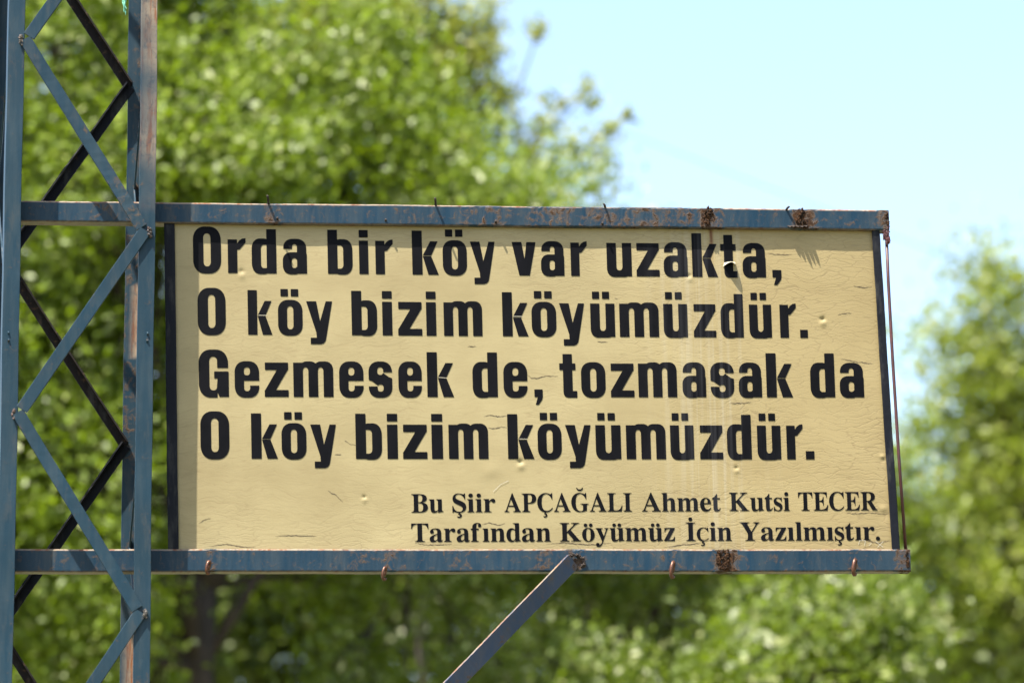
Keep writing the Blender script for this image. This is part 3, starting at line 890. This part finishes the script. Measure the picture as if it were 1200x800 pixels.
    'u': [[[131,-10],[103,-7],[81,2],[65,17],[54,38],[48,65],[46,97],[46,248],[45,262],[43,274],[39,282],[33,289],[24,293],[11,294],[11,310],[142,310],[142,74],[143,63],[146,54],[151,46],[158,40],[166,37],[177,36],[196,39],[213,49],[228,66],[228,248],[228,263],[225,275],[221,283],[214,289],[204,293],[189,294],[189,310],[324,310],[324,70],[325,56],[327,46],[331,39],[338,34],[347,31],[360,30],[360,13],[321,10],[277,3],[228,-10],[228,40],[216,26],[202,13],[186,3],[169,-4],[150,-9]]],
    's': [[[151,-10],[132,-8],[111,-3],[87,6],[82,8],[78,8],[73,9],[64,7],[56,1],[51,-9],[36,-9],[36,105],[53,105],[61,79],[72,57],[87,39],[103,26],[121,17],[140,15],[156,16],[168,20],[179,27],[186,35],[191,46],[192,58],[188,76],[176,92],[156,105],[107,130],[85,142],[68,155],[54,169],[45,185],[39,202],[37,220],[40,247],[49,270],[65,291],[86,306],[111,316],[141,319],[149,319],[157,318],[166,316],[176,314],[187,311],[199,308],[201,307],[204,307],[206,306],[209,305],[211,305],[213,305],[220,306],[226,311],[230,319],[244,319],[244,222],[228,222],[220,244],[209,262],[196,277],[182,288],[166,294],[149,296],[136,295],[125,292],[116,286],[110,278],[106,269],[105,259],[106,249],[109,240],[115,232],[123,225],[134,218],[146,212],[191,189],[212,178],[229,165],[241,151],[250,136],[255,117],[257,95],[254,65],[244,39],[228,18],[206,2],[181,-7]]],
    'i': [[[101,362],[87,364],[75,368],[65,376],[57,387],[52,399],[50,412],[52,426],[57,438],[65,449],[75,457],[87,462],[101,463],[114,462],[126,457],[137,449],[145,438],[150,426],[151,412],[149,399],[145,387],[136,376],[126,368],[114,364]],[[18,0],[18,16],[30,18],[39,21],[45,26],[49,32],[52,43],[52,56],[52,252],[52,267],[50,278],[47,285],[41,289],[32,292],[20,293],[21,310],[148,310],[148,56],[149,43],[151,33],[154,26],[160,21],[168,18],[180,16],[180,0]]],
    'r': [[[18,0],[18,16],[30,18],[39,21],[45,26],[49,32],[52,43],[52,56],[52,252],[52,267],[50,278],[46,285],[41,289],[32,292],[20,293],[21,310],[146,310],[146,252],[158,272],[172,288],[187,301],[203,311],[218,316],[233,318],[250,317],[264,312],[275,304],[283,293],[288,281],[289,266],[288,254],[284,243],[278,234],[270,228],[260,224],[248,222],[237,223],[229,226],[222,231],[217,237],[212,243],[207,250],[202,255],[196,259],[189,260],[179,258],[171,252],[162,241],[155,228],[151,211],[149,192],[149,56],[150,42],[153,32],[159,25],[167,21],[180,18],[197,16],[197,0]]],
    'a': [[[255,-10],[226,-5],[208,10],[200,35],[168,11],[133,-4],[95,-9],[74,-6],[55,0],[40,11],[29,26],[22,43],[20,63],[25,91],[39,115],[63,136],[98,155],[143,173],[199,190],[199,241],[197,258],[193,272],[187,282],[177,290],[164,294],[148,296],[123,293],[109,286],[104,274],[105,270],[108,264],[113,257],[119,248],[122,239],[123,231],[121,220],[117,210],[110,202],[100,196],[90,192],[77,191],[64,192],[54,196],[45,203],[38,212],[34,223],[33,236],[35,252],[40,266],[49,278],[62,290],[77,300],[95,308],[115,314],[137,317],[162,318],[205,315],[239,307],[263,292],[280,271],[290,244],[293,210],[293,62],[293,52],[294,45],[295,40],[297,37],[300,35],[304,34],[309,35],[314,38],[320,42],[329,28],[306,7],[281,-6]],[[151,34],[158,34],[165,37],[174,41],[183,47],[191,54],[199,63],[199,169],[154,151],[127,123],[118,84],[122,56],[133,39]]],
    'f': [[[15,0],[15,16],[25,17],[34,19],[40,22],[44,25],[47,30],[50,35],[51,42],[52,55],[52,73],[52,277],[16,277],[16,310],[52,310],[52,353],[56,386],[67,413],[85,436],[109,452],[139,461],[174,465],[200,463],[222,456],[240,446],[253,432],[261,417],[263,400],[262,386],[258,375],[252,367],[244,360],[235,357],[224,355],[213,356],[203,360],[195,365],[189,372],[186,381],[185,391],[186,400],[188,410],[193,420],[194,422],[195,424],[196,426],[197,429],[197,431],[197,433],[196,438],[190,442],[180,443],[168,442],[159,437],[153,430],[150,419],[148,406],[148,390],[148,310],[203,310],[203,277],[148,277],[148,65],[149,47],[152,34],[158,26],[167,20],[181,17],[199,16],[199,0]]],
    'n': [[[18,0],[18,16],[30,17],[39,21],[45,26],[49,33],[52,43],[52,56],[52,253],[52,266],[49,276],[46,284],[40,289],[31,293],[19,294],[19,310],[148,310],[148,267],[175,296],[207,313],[243,318],[292,306],[321,271],[330,212],[330,56],[331,43],[333,33],[337,26],[343,21],[352,17],[363,16],[363,0],[202,0],[202,16],[207,16],[223,21],[232,34],[235,56],[235,217],[234,234],[232,247],[229,258],[223,265],[215,270],[203,271],[183,267],[164,255],[148,235],[148,56],[148,43],[151,33],[154,26],[160,21],[168,17],[180,16],[180,0]]],
    'd': [[[140,-10],[117,-8],[97,-1],[78,10],[61,26],[47,44],[35,66],[26,91],[21,118],[19,147],[21,180],[27,210],[36,237],[48,261],[63,281],[81,297],[101,309],[123,316],[146,318],[175,314],[201,301],[223,280],[223,401],[222,413],[218,423],[212,430],[203,435],[191,438],[176,439],[176,455],[319,455],[319,75],[320,60],[322,49],[325,41],[330,35],[340,30],[353,28],[353,11],[315,8],[271,1],[223,-10],[223,39],[201,12],[173,-5]],[[171,28],[182,30],[192,34],[202,41],[211,51],[218,62],[223,76],[223,242],[220,252],[214,262],[206,270],[196,276],[186,279],[174,281],[155,277],[141,267],[130,250],[123,225],[119,193],[118,153],[119,115],[123,83],[130,58],[140,42],[153,32]]],
    'o': [[[169,-10],[140,-8],[114,-1],[90,11],[69,27],[52,47],[38,70],[27,96],[21,124],[19,154],[21,184],[27,213],[38,239],[52,262],[69,281],[90,297],[114,309],[140,316],[168,318],[196,316],[222,309],[245,298],[266,282],[283,263],[298,240],[308,214],[315,185],[317,154],[315,123],[308,94],[298,69],[284,46],[266,26],[245,11],[222,-1],[197,-8]],[[169,11],[186,14],[199,24],[209,39],[212,50],[215,64],[217,81],[219,102],[219,126],[220,154],[218,206],[214,245],[208,271],[198,286],[185,296],[169,299],[151,296],[138,286],[128,271],[122,245],[118,206],[117,154],[117,127],[118,103],[120,82],[122,64],[125,50],[128,39],[138,24],[152,14]]],
    'y': [[[52,-140],[36,-139],[22,-133],[10,-125],[1,-113],[-5,-100],[-7,-84],[-5,-73],[-2,-62],[5,-53],[13,-46],[24,-41],[36,-40],[46,-41],[56,-44],[64,-49],[70,-57],[73,-65],[75,-76],[75,-78],[74,-79],[74,-81],[74,-83],[74,-85],[74,-87],[75,-94],[79,-97],[86,-99],[94,-96],[104,-88],[114,-74],[120,-65],[125,-55],[129,-44],[133,-32],[137,-19],[140,-5],[36,251],[32,260],[28,268],[25,275],[21,280],[18,285],[15,287],[11,291],[4,293],[-3,293],[-5,293],[-5,310],[162,310],[162,293],[151,293],[142,291],[136,289],[132,286],[129,281],[128,275],[128,272],[129,270],[130,267],[131,263],[132,260],[133,257],[185,119],[230,241],[233,248],[235,254],[236,260],[237,265],[238,270],[238,274],[237,281],[234,286],[229,289],[223,292],[214,293],[203,293],[203,310],[300,310],[300,293],[291,292],[283,288],[277,281],[271,271],[265,258],[259,242],[162,-24],[151,-53],[140,-77],[129,-96],[118,-111],[107,-122],[95,-131],[83,-136],[68,-139]]],
    'z': [[[13,0],[13,14],[168,287],[128,287],[106,286],[87,280],[72,272],[61,258],[51,240],[44,216],[26,216],[32,310],[275,310],[275,291],[126,25],[152,25],[181,27],[205,33],[223,44],[237,59],[249,80],[260,107],[276,107],[268,0]]],
    'l': [[[18,0],[18,16],[30,18],[39,21],[45,26],[49,32],[52,43],[52,56],[52,398],[52,411],[50,421],[47,429],[42,434],[33,438],[20,439],[20,455],[148,455],[148,56],[149,43],[151,33],[154,26],[160,21],[168,18],[180,16],[180,0]]],
}


def serif_loops(ch):
    base = {'Ş': 'S', 'Ç': 'C', 'Ğ': 'G', 'İ': 'I', 'ı': 'i', 'ö': 'o', 'ü': 'u', 'ç': 'c', 'ş': 's'}.get(ch, ch)
    if ch == 'c' or base == 'c':
        # a lower-case c from the capital's outline
        lo = [[(x * .68, (y + 11) * .69 - 10) for x, y in l] for l in SERIF['C']]
    else:
        lo = [list(l) for l in SERIF[base]]
    xs = [x for l in lo for x, y in l]
    cx = (min(xs) + max(xs)) / 2

    def disc(x, y, r):
        return [(x + r * math.cos(a * math.pi / 8), y + r * math.sin(a * math.pi / 8)) for a in range(16)]
    if ch == 'ı':
        lo = [l for l in lo if min(y for x, y in l) < 300]
    if ch in 'öü':
        lo += [disc(cx - 62, 395, 44), disc(cx + 62, 395, 44)]
    if ch == 'İ':
        lo += [disc(cx, 535, 48)]
    if ch in 'ŞÇşç':
        k = 1.0 if ch in 'ŞÇ' else .9
        lo += [[(cx + k * x, k * y - 8) for x, y in ((-18, 4), (22, 4), (12, -28), (38, -34), (58, -62), (54, -96), (28, -122), (-14, -130), (-52, -118), (-50, -92), (-14, -100), (10, -90), (16, -72), (6, -58), (-30, -54))]]
    if ch == 'Ğ':
        top, bot = [], []
        for i in range(13):
            a = math.pi * (1 + i / 12)
            top.append((cx + 92 * math.cos(a), 590 + 82 * math.sin(a)))
            bot.append((cx + 66 * math.cos(a), 590 + 42 * math.sin(a)))
        lo += [top + bot[::-1]]
    return lo


def fill_loops(loops):
    """triangles of an even-odd outline through a temporary 2-D curve"""
    cu = bpy.data.curves.new('outline', 'CURVE')
    cu.dimensions = '2D'
    cu.fill_mode = 'BOTH'
    for l in loops:
        sp = cu.splines.new('POLY')
        sp.points.add(len(l) - 1)
        for p, (x, y) in zip(sp.points, l):
            p.co = (x / 100, y / 100, 0, 1)
        sp.use_cyclic_u = True
    o = bpy.data.objects.new('outline', cu)
    COL.objects.link(o)
    me = o.to_mesh()
    v = [(q.co.x * 100, q.co.y * 100) for q in me.vertices]
    out = [[v[i] for i in pl.vertices] for pl in me.polygons]
    o.to_mesh_clear()
    bpy.data.objects.remove(o)
    bpy.data.curves.remove(cu)
    return out


S5 = [('Bu', 482, 519.5), ('Şiir', 530, 580.5), ('APÇAĞALI', 590.8, 740.5), ('Ahmet', 752, 844.5), ('Kutsi', 854.5, 925.5), ('TECER', 935.5, 1028)]
S6 = [('Tarafından', 482, 645.5), ('Köyümüz', 656, 791), ('İçin', 803.8, 857.5), ('Yazılmıştır.', 867.5, 1031)]
GC = {}
for spec, b0, b1, capu in ((S5, 600.2, 597.6, 21.6), (S6, 634.6, 632.6, 21.6)):
    items = []
    for word, xa, xb in spec:
        pen, parts = 0, []
        for ch in word:
            if ch == '.':
                lo = [[(35 + 50 * math.cos(a * math.pi / 8), 42 + 50 * math.sin(a * math.pi / 8)) for a in range(16)]]
            else:
                lo = serif_loops(ch)
            if ch not in GC:
                GC[ch] = fill_loops(lo) if ch not in 'ŞÇşç' else fill_loops(lo[:-1]) + fill_loops(lo[-1:])
            x0 = min(x for l in lo for x, y in l)
            x1 = max(x for l in lo for x, y in l)
            parts.append((ch, pen - x0))
            pen += x1 - x0 + 24
        pen -= 24
        for ch, dx in parts:
            q = []
            for pg in GC[ch]:
                o_ = []
                for x, y in pg:
                    X = xa + (x + dx) / pen * (xb - xa)
                    k = (X - 482) / 546
                    yy = y * (capu / 455) * (1.045 if 0 <= y <= 330 and ch.islower() else 1.0)
                    lean = .026 + (.075 - .026) * (X - 205) / 835
                    o_.append((X - lean * (yy - 8) * .55, b0 + (b1 - b0) * k - yy))
                q.append(o_)
            items.append(q)
    line_mesh(items).build('lettering', M['vinyl'], panel)

# the letter film curling off the t of the first line
mb = MB()
for i in range(9):
    a = i / 8
    c = on_panel(847 + 14 * a, 312.5 - 3 * math.sin(a * 2.6), .001 + .020 * math.sin(a * 2.6) ** 1.3)
    d = on_panel(848.5 + 13 * a, 308 - 1.5 * math.sin(a * 2.6), .0009)
    mb.v += [tuple(d), tuple(c)]
mb.f = [(2 * i, 2 * i + 1, 2 * i + 3, 2 * i + 2) for i in range(8)]
mb.build('peeling_flake', M['curl'], panel)

# --- rails, uprights, strut ------------------------------------------------
def px_m(p0, p1, q):
    return (P(*p0) - P(*p1)).length * q


def rail(pl, pr, w, rust, scabs):
    a, b = P(*pl), P(*pr)
    L = (b - a).length
    mb = MB()
    rs = [((x - pl[0]) / (pr[0] - pl[0]) * L, rw, s) for x, rw, s in rust]
    h = w / 2
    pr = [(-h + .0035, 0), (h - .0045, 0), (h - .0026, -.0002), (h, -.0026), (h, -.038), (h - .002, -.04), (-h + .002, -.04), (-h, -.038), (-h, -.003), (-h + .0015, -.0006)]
    beam(mb, a, b, pr, rust=rs, base=0.0, seg=.006, wear_lit=[0, 0, .9, .9, .5, 0, 0, .5, .6, .35])  # worn edges; top highlight and bounce light on the underside are painted in
    for cx, cy, hw, hh, n in scabs:
        for i in range(n):
            p = P(cx + random.uniform(-hw, hw), cy + random.uniform(-hh, hh))
            lump(mb, (p.x, random.uniform(-.002, .001), p.z), random.uniform(.0014, .0036), 6, (1, .8, 1.2), .5, rust=1.3)
    return mb.build('rail', M['rail'], sign)


pxm = (P(900, 400) - P(300, 400)).length / 600
rail((21, 247.2), (1042, 257.6), 24.6 * pxm, [(829, .026, .72), (940, .028, .7), (1038, .020, .6), (730, .07, .36), (690, .05, .32), (640, .06, .35), (775, .08, .36), (560, .06, .30), (480, .05, .2), (315, .018, .38), (120, .03, .15)],
     ((829, 255, 3.5, 10, 26), (833, 247, 3, 4, 9), (938, 253, 5, 8, 26), (1039, 257, 2, 8, 8)))
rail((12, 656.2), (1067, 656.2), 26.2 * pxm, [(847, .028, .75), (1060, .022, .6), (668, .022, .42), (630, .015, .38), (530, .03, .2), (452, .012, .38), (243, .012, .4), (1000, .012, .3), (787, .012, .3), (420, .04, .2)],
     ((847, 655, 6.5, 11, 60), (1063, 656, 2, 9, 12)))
for (xa, ya, xb, yb, w) in ((198.3, 256, 203.2, 648, 12.2), (1026.0, 266, 1050.5, 648, 9.4)):
    mb = MB()
    a, b = P(xa, ya, .006), P(xb, yb, .006)
    beam(mb, a, b, ell(w * pxm, .030, .004, -1, -1), base=0)
    mb.v = [(x + w * pxm * .5, y, z) for x, y, z in mb.v]
    mb.build('upright', M['dark'], sign)
# backing sheet frame behind the panel
for q in (.33, .66):
    mb = MB()
    a, b = P(205 + 840 * q, 262, .022), P(205 + 850 * q, 645, .022)
    beam(mb, a, b, rectp(.03, .017))
    mb.build('back_batten', M['dark'], sign)

s0 = P(671.5, 657, -.010)
s1d = (P(531, 802, -.010) - s0)
mastx = fr0.x + .004
k = (mastx - s0.x) / s1d.x
s1 = s0 + s1d * k
s1.y = YF + .02
mb = MB()
beam(mb, s0, s1, [(-.0192, .0026), (-.0186, .003), (.0178, .003), (.0192, .0018), (.0192, -.003), (-.0192, -.003)], twist=R(-24), base=.06, wear_lit=[1, 0, 0, 0, 0, 1], rust=[(.0, .02, .5), (.2, .05, .24), (.36, .06, .24)], seg=.006)  # pale upper edge: its sunlit line is painted in as wear
strut = mb.build('strut', M['strut'], sign)
mb = MB()
for i in range(30):
    a = R(-35) + R(190) * i / 29
    lump(mb, (s0.x + .0225 * math.cos(a) * random.uniform(.9, 1.1) + .003, -.003 - random.random() * .004, s0.z + .0165 * math.sin(a) * random.uniform(.9, 1.1) - .002), .0018 + random.random() * .0018, 6, rust=.8)
mb.build('weld_bead', M['rust'], strut)
# shards of torn sheet that stick out below the top rail's rotten spot
mb = MB()
for x, y, ln in ((929, 266, .009), (934, 266.5, .0135), (939, 266.5, .011), (943.5, 266, .0125), (925, 266, .006)):
    p = P(x, y, .001)
    w_ = .0055
    b = len(mb.v)
    mb.v += [(p.x - w_, .002, p.z + .004), (p.x + w_, .002, p.z + .004), (p.x + w_ * .7, -ln * .6, p.z + .001), (p.x + .001, -ln, p.z - .002), (p.x - w_ * .6, -ln * .6, p.z + .001),
             (p.x - w_, .002, p.z + .003), (p.x + w_, .002, p.z + .003), (p.x + w_ * .7, -ln * .6, p.z), (p.x + .001, -ln, p.z - .003), (p.x - w_ * .6, -ln * .6, p.z)]
    mb.f += [(b, b + 1, b + 2, b + 3, b + 4), (b + 9, b + 8, b + 7, b + 6, b + 5)] + [(b + i, b + 5 + i, b + 5 + (i + 1) % 5, b + (i + 1) % 5) for i in range(5)]
mb.build('torn_edge', M['rust'], sign)

# tie rod outside the right upright, with the rag of rust at its top
pts_ = [P(1038.5, 270, .012), P(1041, 330, .008), P(1046, 420, .008), P(1053, 530, .008), P(1061.5, 645, .012)]
v, f = tube_data(pts_, [.0036] * 5, 10)
rod = obj('tie_rod', v, f, M['red'], sign, smooth=True)
mb = MB()
for i in range(16):
    p = P(1038.5 + random.uniform(-3, 3.5), 268 + i * 1.1 + random.uniform(-1, 1), .004)
    lump(mb, (p.x, p.y, p.z), random.uniform(.0025, .005), 6, (1, .8, 1.8), .4)
mb.build('knot', M['red'], rod)

# nails along the top, hooks along the bottom
for (x, y, ln, tilt) in ((315, 238, .036, .3), (511, 239.5, .030, .3), (710, 242, .012, .5), (921, 245, .012, -.5), (325, 256, .004, 0), (452, 258, .004, 0), (581, 260, .005, 0), (706, 262, .004, 0)):
    p = P(x, y, -.002)
    tip = p + Vector((-.004 * tilt * 3, -ln * .75, ln * .28))
    v, f = tube_data([p + Vector((0, .01, -.003)), p.lerp(tip, .5), tip, tip + Vector((0, -.0006, 0))], [.0026, .0026, .0024, .0012], 8)
    obj('nail', v, f, M['rust'], sign, smooth=True)
for (x, y, sc) in ((244, 661, .8), (450, 668, .8), (787, 664, 1.0), (1000, 661, 1.0)):
    c = P(x, y, -.004)
    pts_ = []
    for i in range(15):
        a = R(200) - i / 14 * R(330)
        pts_.append(c + Vector((.004 * math.sin(i * .5), -.004 - .011 * sc * (1 + math.cos(a)) * .6, .017 * sc * math.sin(a) - .008)))
    v, f = tube_data(pts_, [.0042 * sc] * 15, 8)
    obj('hook', v, f, M['copper'], sign, smooth=True)

# ------------------------------------------------------------------ green cord knotted on the mast
p = P(146, -6, YF + .03)
mb_v, mb_f = [], []
for i in range(7):
    q = [p + Vector((random.uniform(-.002, .002), -.01, 0))]
    dx = random.uniform(-.006, .004)
    n = random.randint(5, 8)
    for j in range(n):
        q.append(q[-1] + Vector((dx / n + random.uniform(-.003, .003), random.uniform(-.002, .002), -.0062)))
    v, f = tube_data(q, [.0016] * (len(q) - 1) + [.0007], 6)
    b = len(mb_v)
    mb_v += v
    mb_f += [tuple(a + b for a in z) for z in f]
v, f = tube_data([p + Vector((.018 * math.cos(a), .005 + .018 * math.sin(a), .002 * math.sin(3 * a))) for a in [i * math.pi / 8 for i in range(17)]], [.002] * 17, 6)
b = len(mb_v)
mb_v += v
mb_f += [tuple(a + b for a in z) for z in f]
obj('cord', mb_v, mb_f, M['cord'], None, 'frayed green cord tied to the rear post at the top of the lattice mast', 'cord', loc=p)


# ------------------------------------------------------------------ trees
def leaves(centers, size, asp=.5, droop=.3):
    n = len(centers)
    # the blades turn more or less to the light
    nrm = rng.normal(size=(n, 3)) * .62 + np.array((-.35, -.55, .55)) * rng.uniform(.2, 1.3, n)[:, None]
    nrm /= np.linalg.norm(nrm, axis=1)[:, None]
    d = rng.normal(size=(n, 3))
    d[:, 2] -= droop
    w = np.cross(nrm, d)
    w /= np.linalg.norm(w, axis=1)[:, None]
    d = np.cross(w, nrm)
    L = size * rng.uniform(.6, 1.35, n)[:, None]
    v = np.empty((n, 4, 3))
    v[:, 0] = centers - d * L * .5
    v[:, 1] = centers + w * L * asp * .5 + nrm * L * .08
    v[:, 2] = centers + d * L * .5 - nrm * L * .1
    v[:, 3] = centers - w * L * asp * .5 + nrm * L * .08
    return v.reshape(-1, 3), np.arange(n * 4).reshape(n, 4), np.repeat(rng.random(n), 4)


def tree(name, label, Y, base_px, fork_py, lobes, leaf, trunk_r, lmat, dens=1.0, size=.064, sigma=.17, extra=(), group=None, cat='tree', forks=9):
    """lobes: photo position and radius of the leaf masses, each with an own depth shift"""
    b = P(base_px[0], base_px[1], Y)
    base = Vector((b.x, Y, 0))
    root = thing(name, label, cat, base, group)
    ppm = (P(700, 400, Y) - P(600, 400, Y)).length / 100
    fork = P(base_px[0], fork_py, Y)
    cs, tips, sgs = [], [], []
    for lb in lobes:
        x, y, r = lb[:3]
        dy = lb[3] if len(lb) > 3 else random.uniform(-.5, .5)
        dn = lb[4] if len(lb) > 4 else 1.0
        c = P(x, y, Y + dy)
        rm = r * ppm
        ncl = max(3, int(dens * dn * 100 * rm * rm / (sigma / .17) ** 2 + 2))
        dirs = rng.normal(size=(ncl, 3))
        dirs /= np.linalg.norm(dirs, axis=1)[:, None]
        rad = rng.uniform(.12, 1, ncl) ** .5
        cc = np.array(c) + dirs * (rad * rm)[:, None] * np.array((1, .8, 1))
        keep = cc[:, 2] > .3
        cc = cc[keep]
        cs.append(cc)
        sgs.append(np.full(len(cc), min(1.0, .12 + rm / .28)))
        tips.append((c, rm, cc))
    C = np.vstack(cs)
    SG = np.concatenate(sgs)
    per = (rng.integers(38, 125, len(C)) * SG ** 1.3 * np.where(SG < .9, .65, 1)).astype(int) + 3
    idx_ = np.repeat(np.arange(len(C)), per)
    sg = (rng.uniform(.6, 1.35, len(C)) * SG)[idx_][:, None] * sigma
    pos = C[idx_] + rng.normal(size=(len(idx_), 3)) * sg * np.array((1, 1, .75))
    v, f, tint = leaves(pos, size)
    # each clump leans to its own shade of green
    ct = rng.random(len(C))[idx_]
    tint = np.clip(tint * .75 + np.repeat(ct, 4) * .25 + rng.normal(size=len(tint) // 4).repeat(4) * .03, 0, 1)
    obj('crown', v, f, lmat, root, attr={'tint': tint})
    # trunk and limbs in one skin of tubes
    TV, TF = [], []

    def put(pts, rad, sides=9):
        vv_, ff_ = tube_data(pts, rad, sides)
        o_ = len(TV)
        TV.extend(vv_)
        TF.extend([tuple(i + o_ for i in q) for q in ff_])
    n = 9
    tp = []
    for i in range(n + 1):
        k_ = i / n
        q = base.lerp(fork, k_)
        tp.append(q + Vector((.06 * math.sin(k_ * 5 + base.x), .05 * math.sin(k_ * 4), 0)) * (k_ * (1 - k_) * 4))
    tp[0] = base + Vector((0, 0, -.2))
    put(tp, [trunk_r * (1.35 - .55 * i / n) for i in range(n + 1)], 12)
    for li, (c, rm, cc) in enumerate(tips):
        a = tp[-1] if li % 3 else tp[-2]
        mid = a.lerp(c, .5) + Vector((random.uniform(-.2, .2), random.uniform(-.2, .2), .12 * (c - a).length))
        L = []
        for i in range(8):
            k_ = i / 7
            L.append(a * (1 - k_) ** 2 + mid * (2 * k_ * (1 - k_)) + c * k_ ** 2)
        r0 = trunk_r * (.62 if rm > .5 else .3) if rm > .30 else .004
        put(L, [r0 * (1 - .8 * i / 7) + .006 for i in range(8)], 7)
        pick = rng.choice(len(cc), min(len(cc), 14 if rm > .4 else 6), replace=False)
        for pi in pick:
            e = Vector(cc[pi])
            s_ = L[random.randint(4, 7)]
            m_ = s_.lerp(e, .5) + Vector((0, 0, .06))
            tw = min(1, rm / .5)
            put([s_, m_, e], [.016 * tw, .011 * tw, .004 * tw], 5)
    obj('trunk', TV, TF, leaf, root, smooth=True)
    return root


tree('broadleaf_tree', 'big fresh green tree with a dense crown and thick trunk, behind the lattice mast', 13.0, (240, 700), 690,
     [(60, 60, 200), (310, 130, 170), (455, 240, 125), (180, 300, 220), (380, 400, 200), (40, 520, 200), (560, 265, 75), (445, 115, 78), (240, 140, 110, -.9), (130, 215, 90, -.8), (300, 220, 80, -.8), (430, 20, 70, .5, .7), (530, 175, 50, 0, .8), (610, 235, 50, 0, .8), (-120, 150, 150), (-130, 560, 220), (190, -70, 130), (520, 500, 150), (250, 540, 130, 1.2), (110, 690, 95, -.4), (390, 680, 60, .6, .6), (20, 780, 90), (170, 840, 70, 1.2), (30, 320, 140, .8), (60, 400, 120, 1.0), (330, 640, 60, 1.2), (10, 640, 120, .5)],
     M['bark'], .085, M['leaf_green'], dens=1.0, sigma=.16)
tree('broadleaf_tree', 'yellow green tree with thin twig sprays against the sky, behind the big crown', 19.5, (500, 760), 420,
     [(430, 20, 120), (350, 90, 110), (505, 70, 62, .4, .8), (540, 150, 42, .3, .7), (470, 190, 90), (560, 20, 26, .3, .6), (430, -120, 70, .3, .5), (690, 108, 15, .2, 1.2), (652, 122, 14, .2, 1.2), (718, 158, 12, 0, 1.2), (700, 168, 15, 0, 1.2), (670, 178, 16, 0, 1), (630, 40, 10, 0, 1), (738, 134, 7, 0, 1), (590, 105, 18, 0, .8), (610, 175, 26, 0, .8), (575, 50, 22, 0, .8), (588, 150, 22, 0, .8), (640, 140, 14, 0, .8), (560, 95, 30, 0, .8), (500, 400, 140)],
     M['bark'], .045, M['leaf_yellow'], dens=.75, size=.08, sigma=.13)
tree('broadleaf_tree', 'mid green tree mostly hidden by the cream board, its tips showing above the top rail', 15.0, (690, 760), 690,
     [(650, 240, 62), (700, 222, 28, .2, .8), (600, 235, 50), (745, 300, 50), (780, 430, 130), (620, 430, 140), (880, 560, 130), (560, 640, 90), (720, 620, 110), (990, 560, 60), (620, 760, 70, .5, .7), (800, 740, 80, .3, .7), (700, 850, 90, .6)],
     M['bark'], .05, M['leaf_mid'], dens=.9, sigma=.16)
tree('broadleaf_tree', 'pale airy tree standing alone against the sky, right of the cream board', 31.0, (1225, 860), 760,
     [(1150, 335, 34, 0, .9), (1105, 395, 36, 0, .8), (1185, 395, 45, 0, .8), (1140, 450, 60, 0, .8), (1220, 470, 80), (1090, 500, 32, 0, .7), (1150, 550, 75, 0, .8), (1240, 590, 90), (1095, 600, 40, 0, .7), (1150, 660, 80), (1080, 690, 50), (1230, 730, 90), (1300, 520, 110), (1330, 680, 110), (1115, 510, 50), (1170, 470, 60), (1060, 640, 40), (1120, 780, 70), (1160, 300, 26, 0, 1), (1195, 320, 30, 0, .8), (1150, 370, 40), (1290, 380, 70)],
     M['bark'], .06, M['leaf_pale'], dens=.52, sigma=.28, size=.12)
tree('shrub', 'bright green shrub lit by the sun, below the lower right corner of the board', 11.5, (985, 900), 800,
     [(985, 722, 60), (1040, 700, 42), (905, 740, 55), (1010, 790, 70), (860, 790, 60), (930, 830, 70)], M['bark'], .03, M['leaf_mid'], dens=1.0, sigma=.14, size=.07, cat='shrub')
tree('young_tree', 'young tree with a slim trunk under the left middle of the board', 13.5, (480, 800), 650,
     [(430, 770, 35), (540, 775, 45, .3, .8), (600, 800, 55), (700, 800, 45), (400, 820, 60), (500, 600, 90), (420, 650, 40)], M['bark'], .022, M['leaf_mid'], dens=.9, sigma=.15, cat='tree')
for (lab, Y, bx, lob, mt) in (
        ('dark green tree far back behind the mast, seen between the braces', 27, 90, [(20, 300, 140), (100, 220, 120), (60, 90, 140), (220, 120, 140), (120, -60, 120), (60, 640, 130), (-60, 560, 150), (180, 740, 110), (40, 800, 120), (160, 580, 110), (60, 420, 130)], 'leaf_dark'),
        ('dark green tree far back, filling the gaps under the left half of the board', 29, 410, [(250, 770, 110), (400, 700, 110), (300, 640, 120), (500, 640, 120), (430, 560, 120), (350, 800, 110), (500, 800, 110), (420, 420, 130)], 'leaf_dark'),
        ('dark green tree far back, filling the gaps beside the strut', 31, 700, [(700, 690, 100), (620, 620, 110), (780, 610, 110), (640, 800, 110), (760, 800, 110), (700, 500, 110)], 'leaf_dark'),
        ('dark green tree far back, under the right half of the board', 30, 940, [(930, 680, 100), (1010, 640, 90), (860, 620, 100), (900, 800, 110), (1010, 790, 110), (960, 540, 80)], 'leaf_dark'),
        ('hazy green tree far back at the right, behind the pale airy tree', 42, 1190, [(1190, 650, 110), (1100, 660, 70), (1280, 600, 110), (1150, 780, 110), (1260, 780, 120), (1210, 540, 70)], 'leaf_mid')):
    tree('background_tree', lab, Y, (bx, 850), 760, lob, M['bark'], .11, M[mt], dens=.95, size=.15, sigma=.30, group='trees at the far edge')
# a wire far off across the sky
a, b = P(-900, -505, 26), P(2300, 738, 26)
v, f = tube_data([a.lerp(b, i / 20) + Vector((0, 0, -.25 * (1 - (i / 10 - 1) ** 2))) for i in range(21)], [.0035] * 21, 6)
obj('overhead_wire', v, f, M['dark'], None, 'faint thin wire crossing the pale sky above the board', 'wire', loc=a)
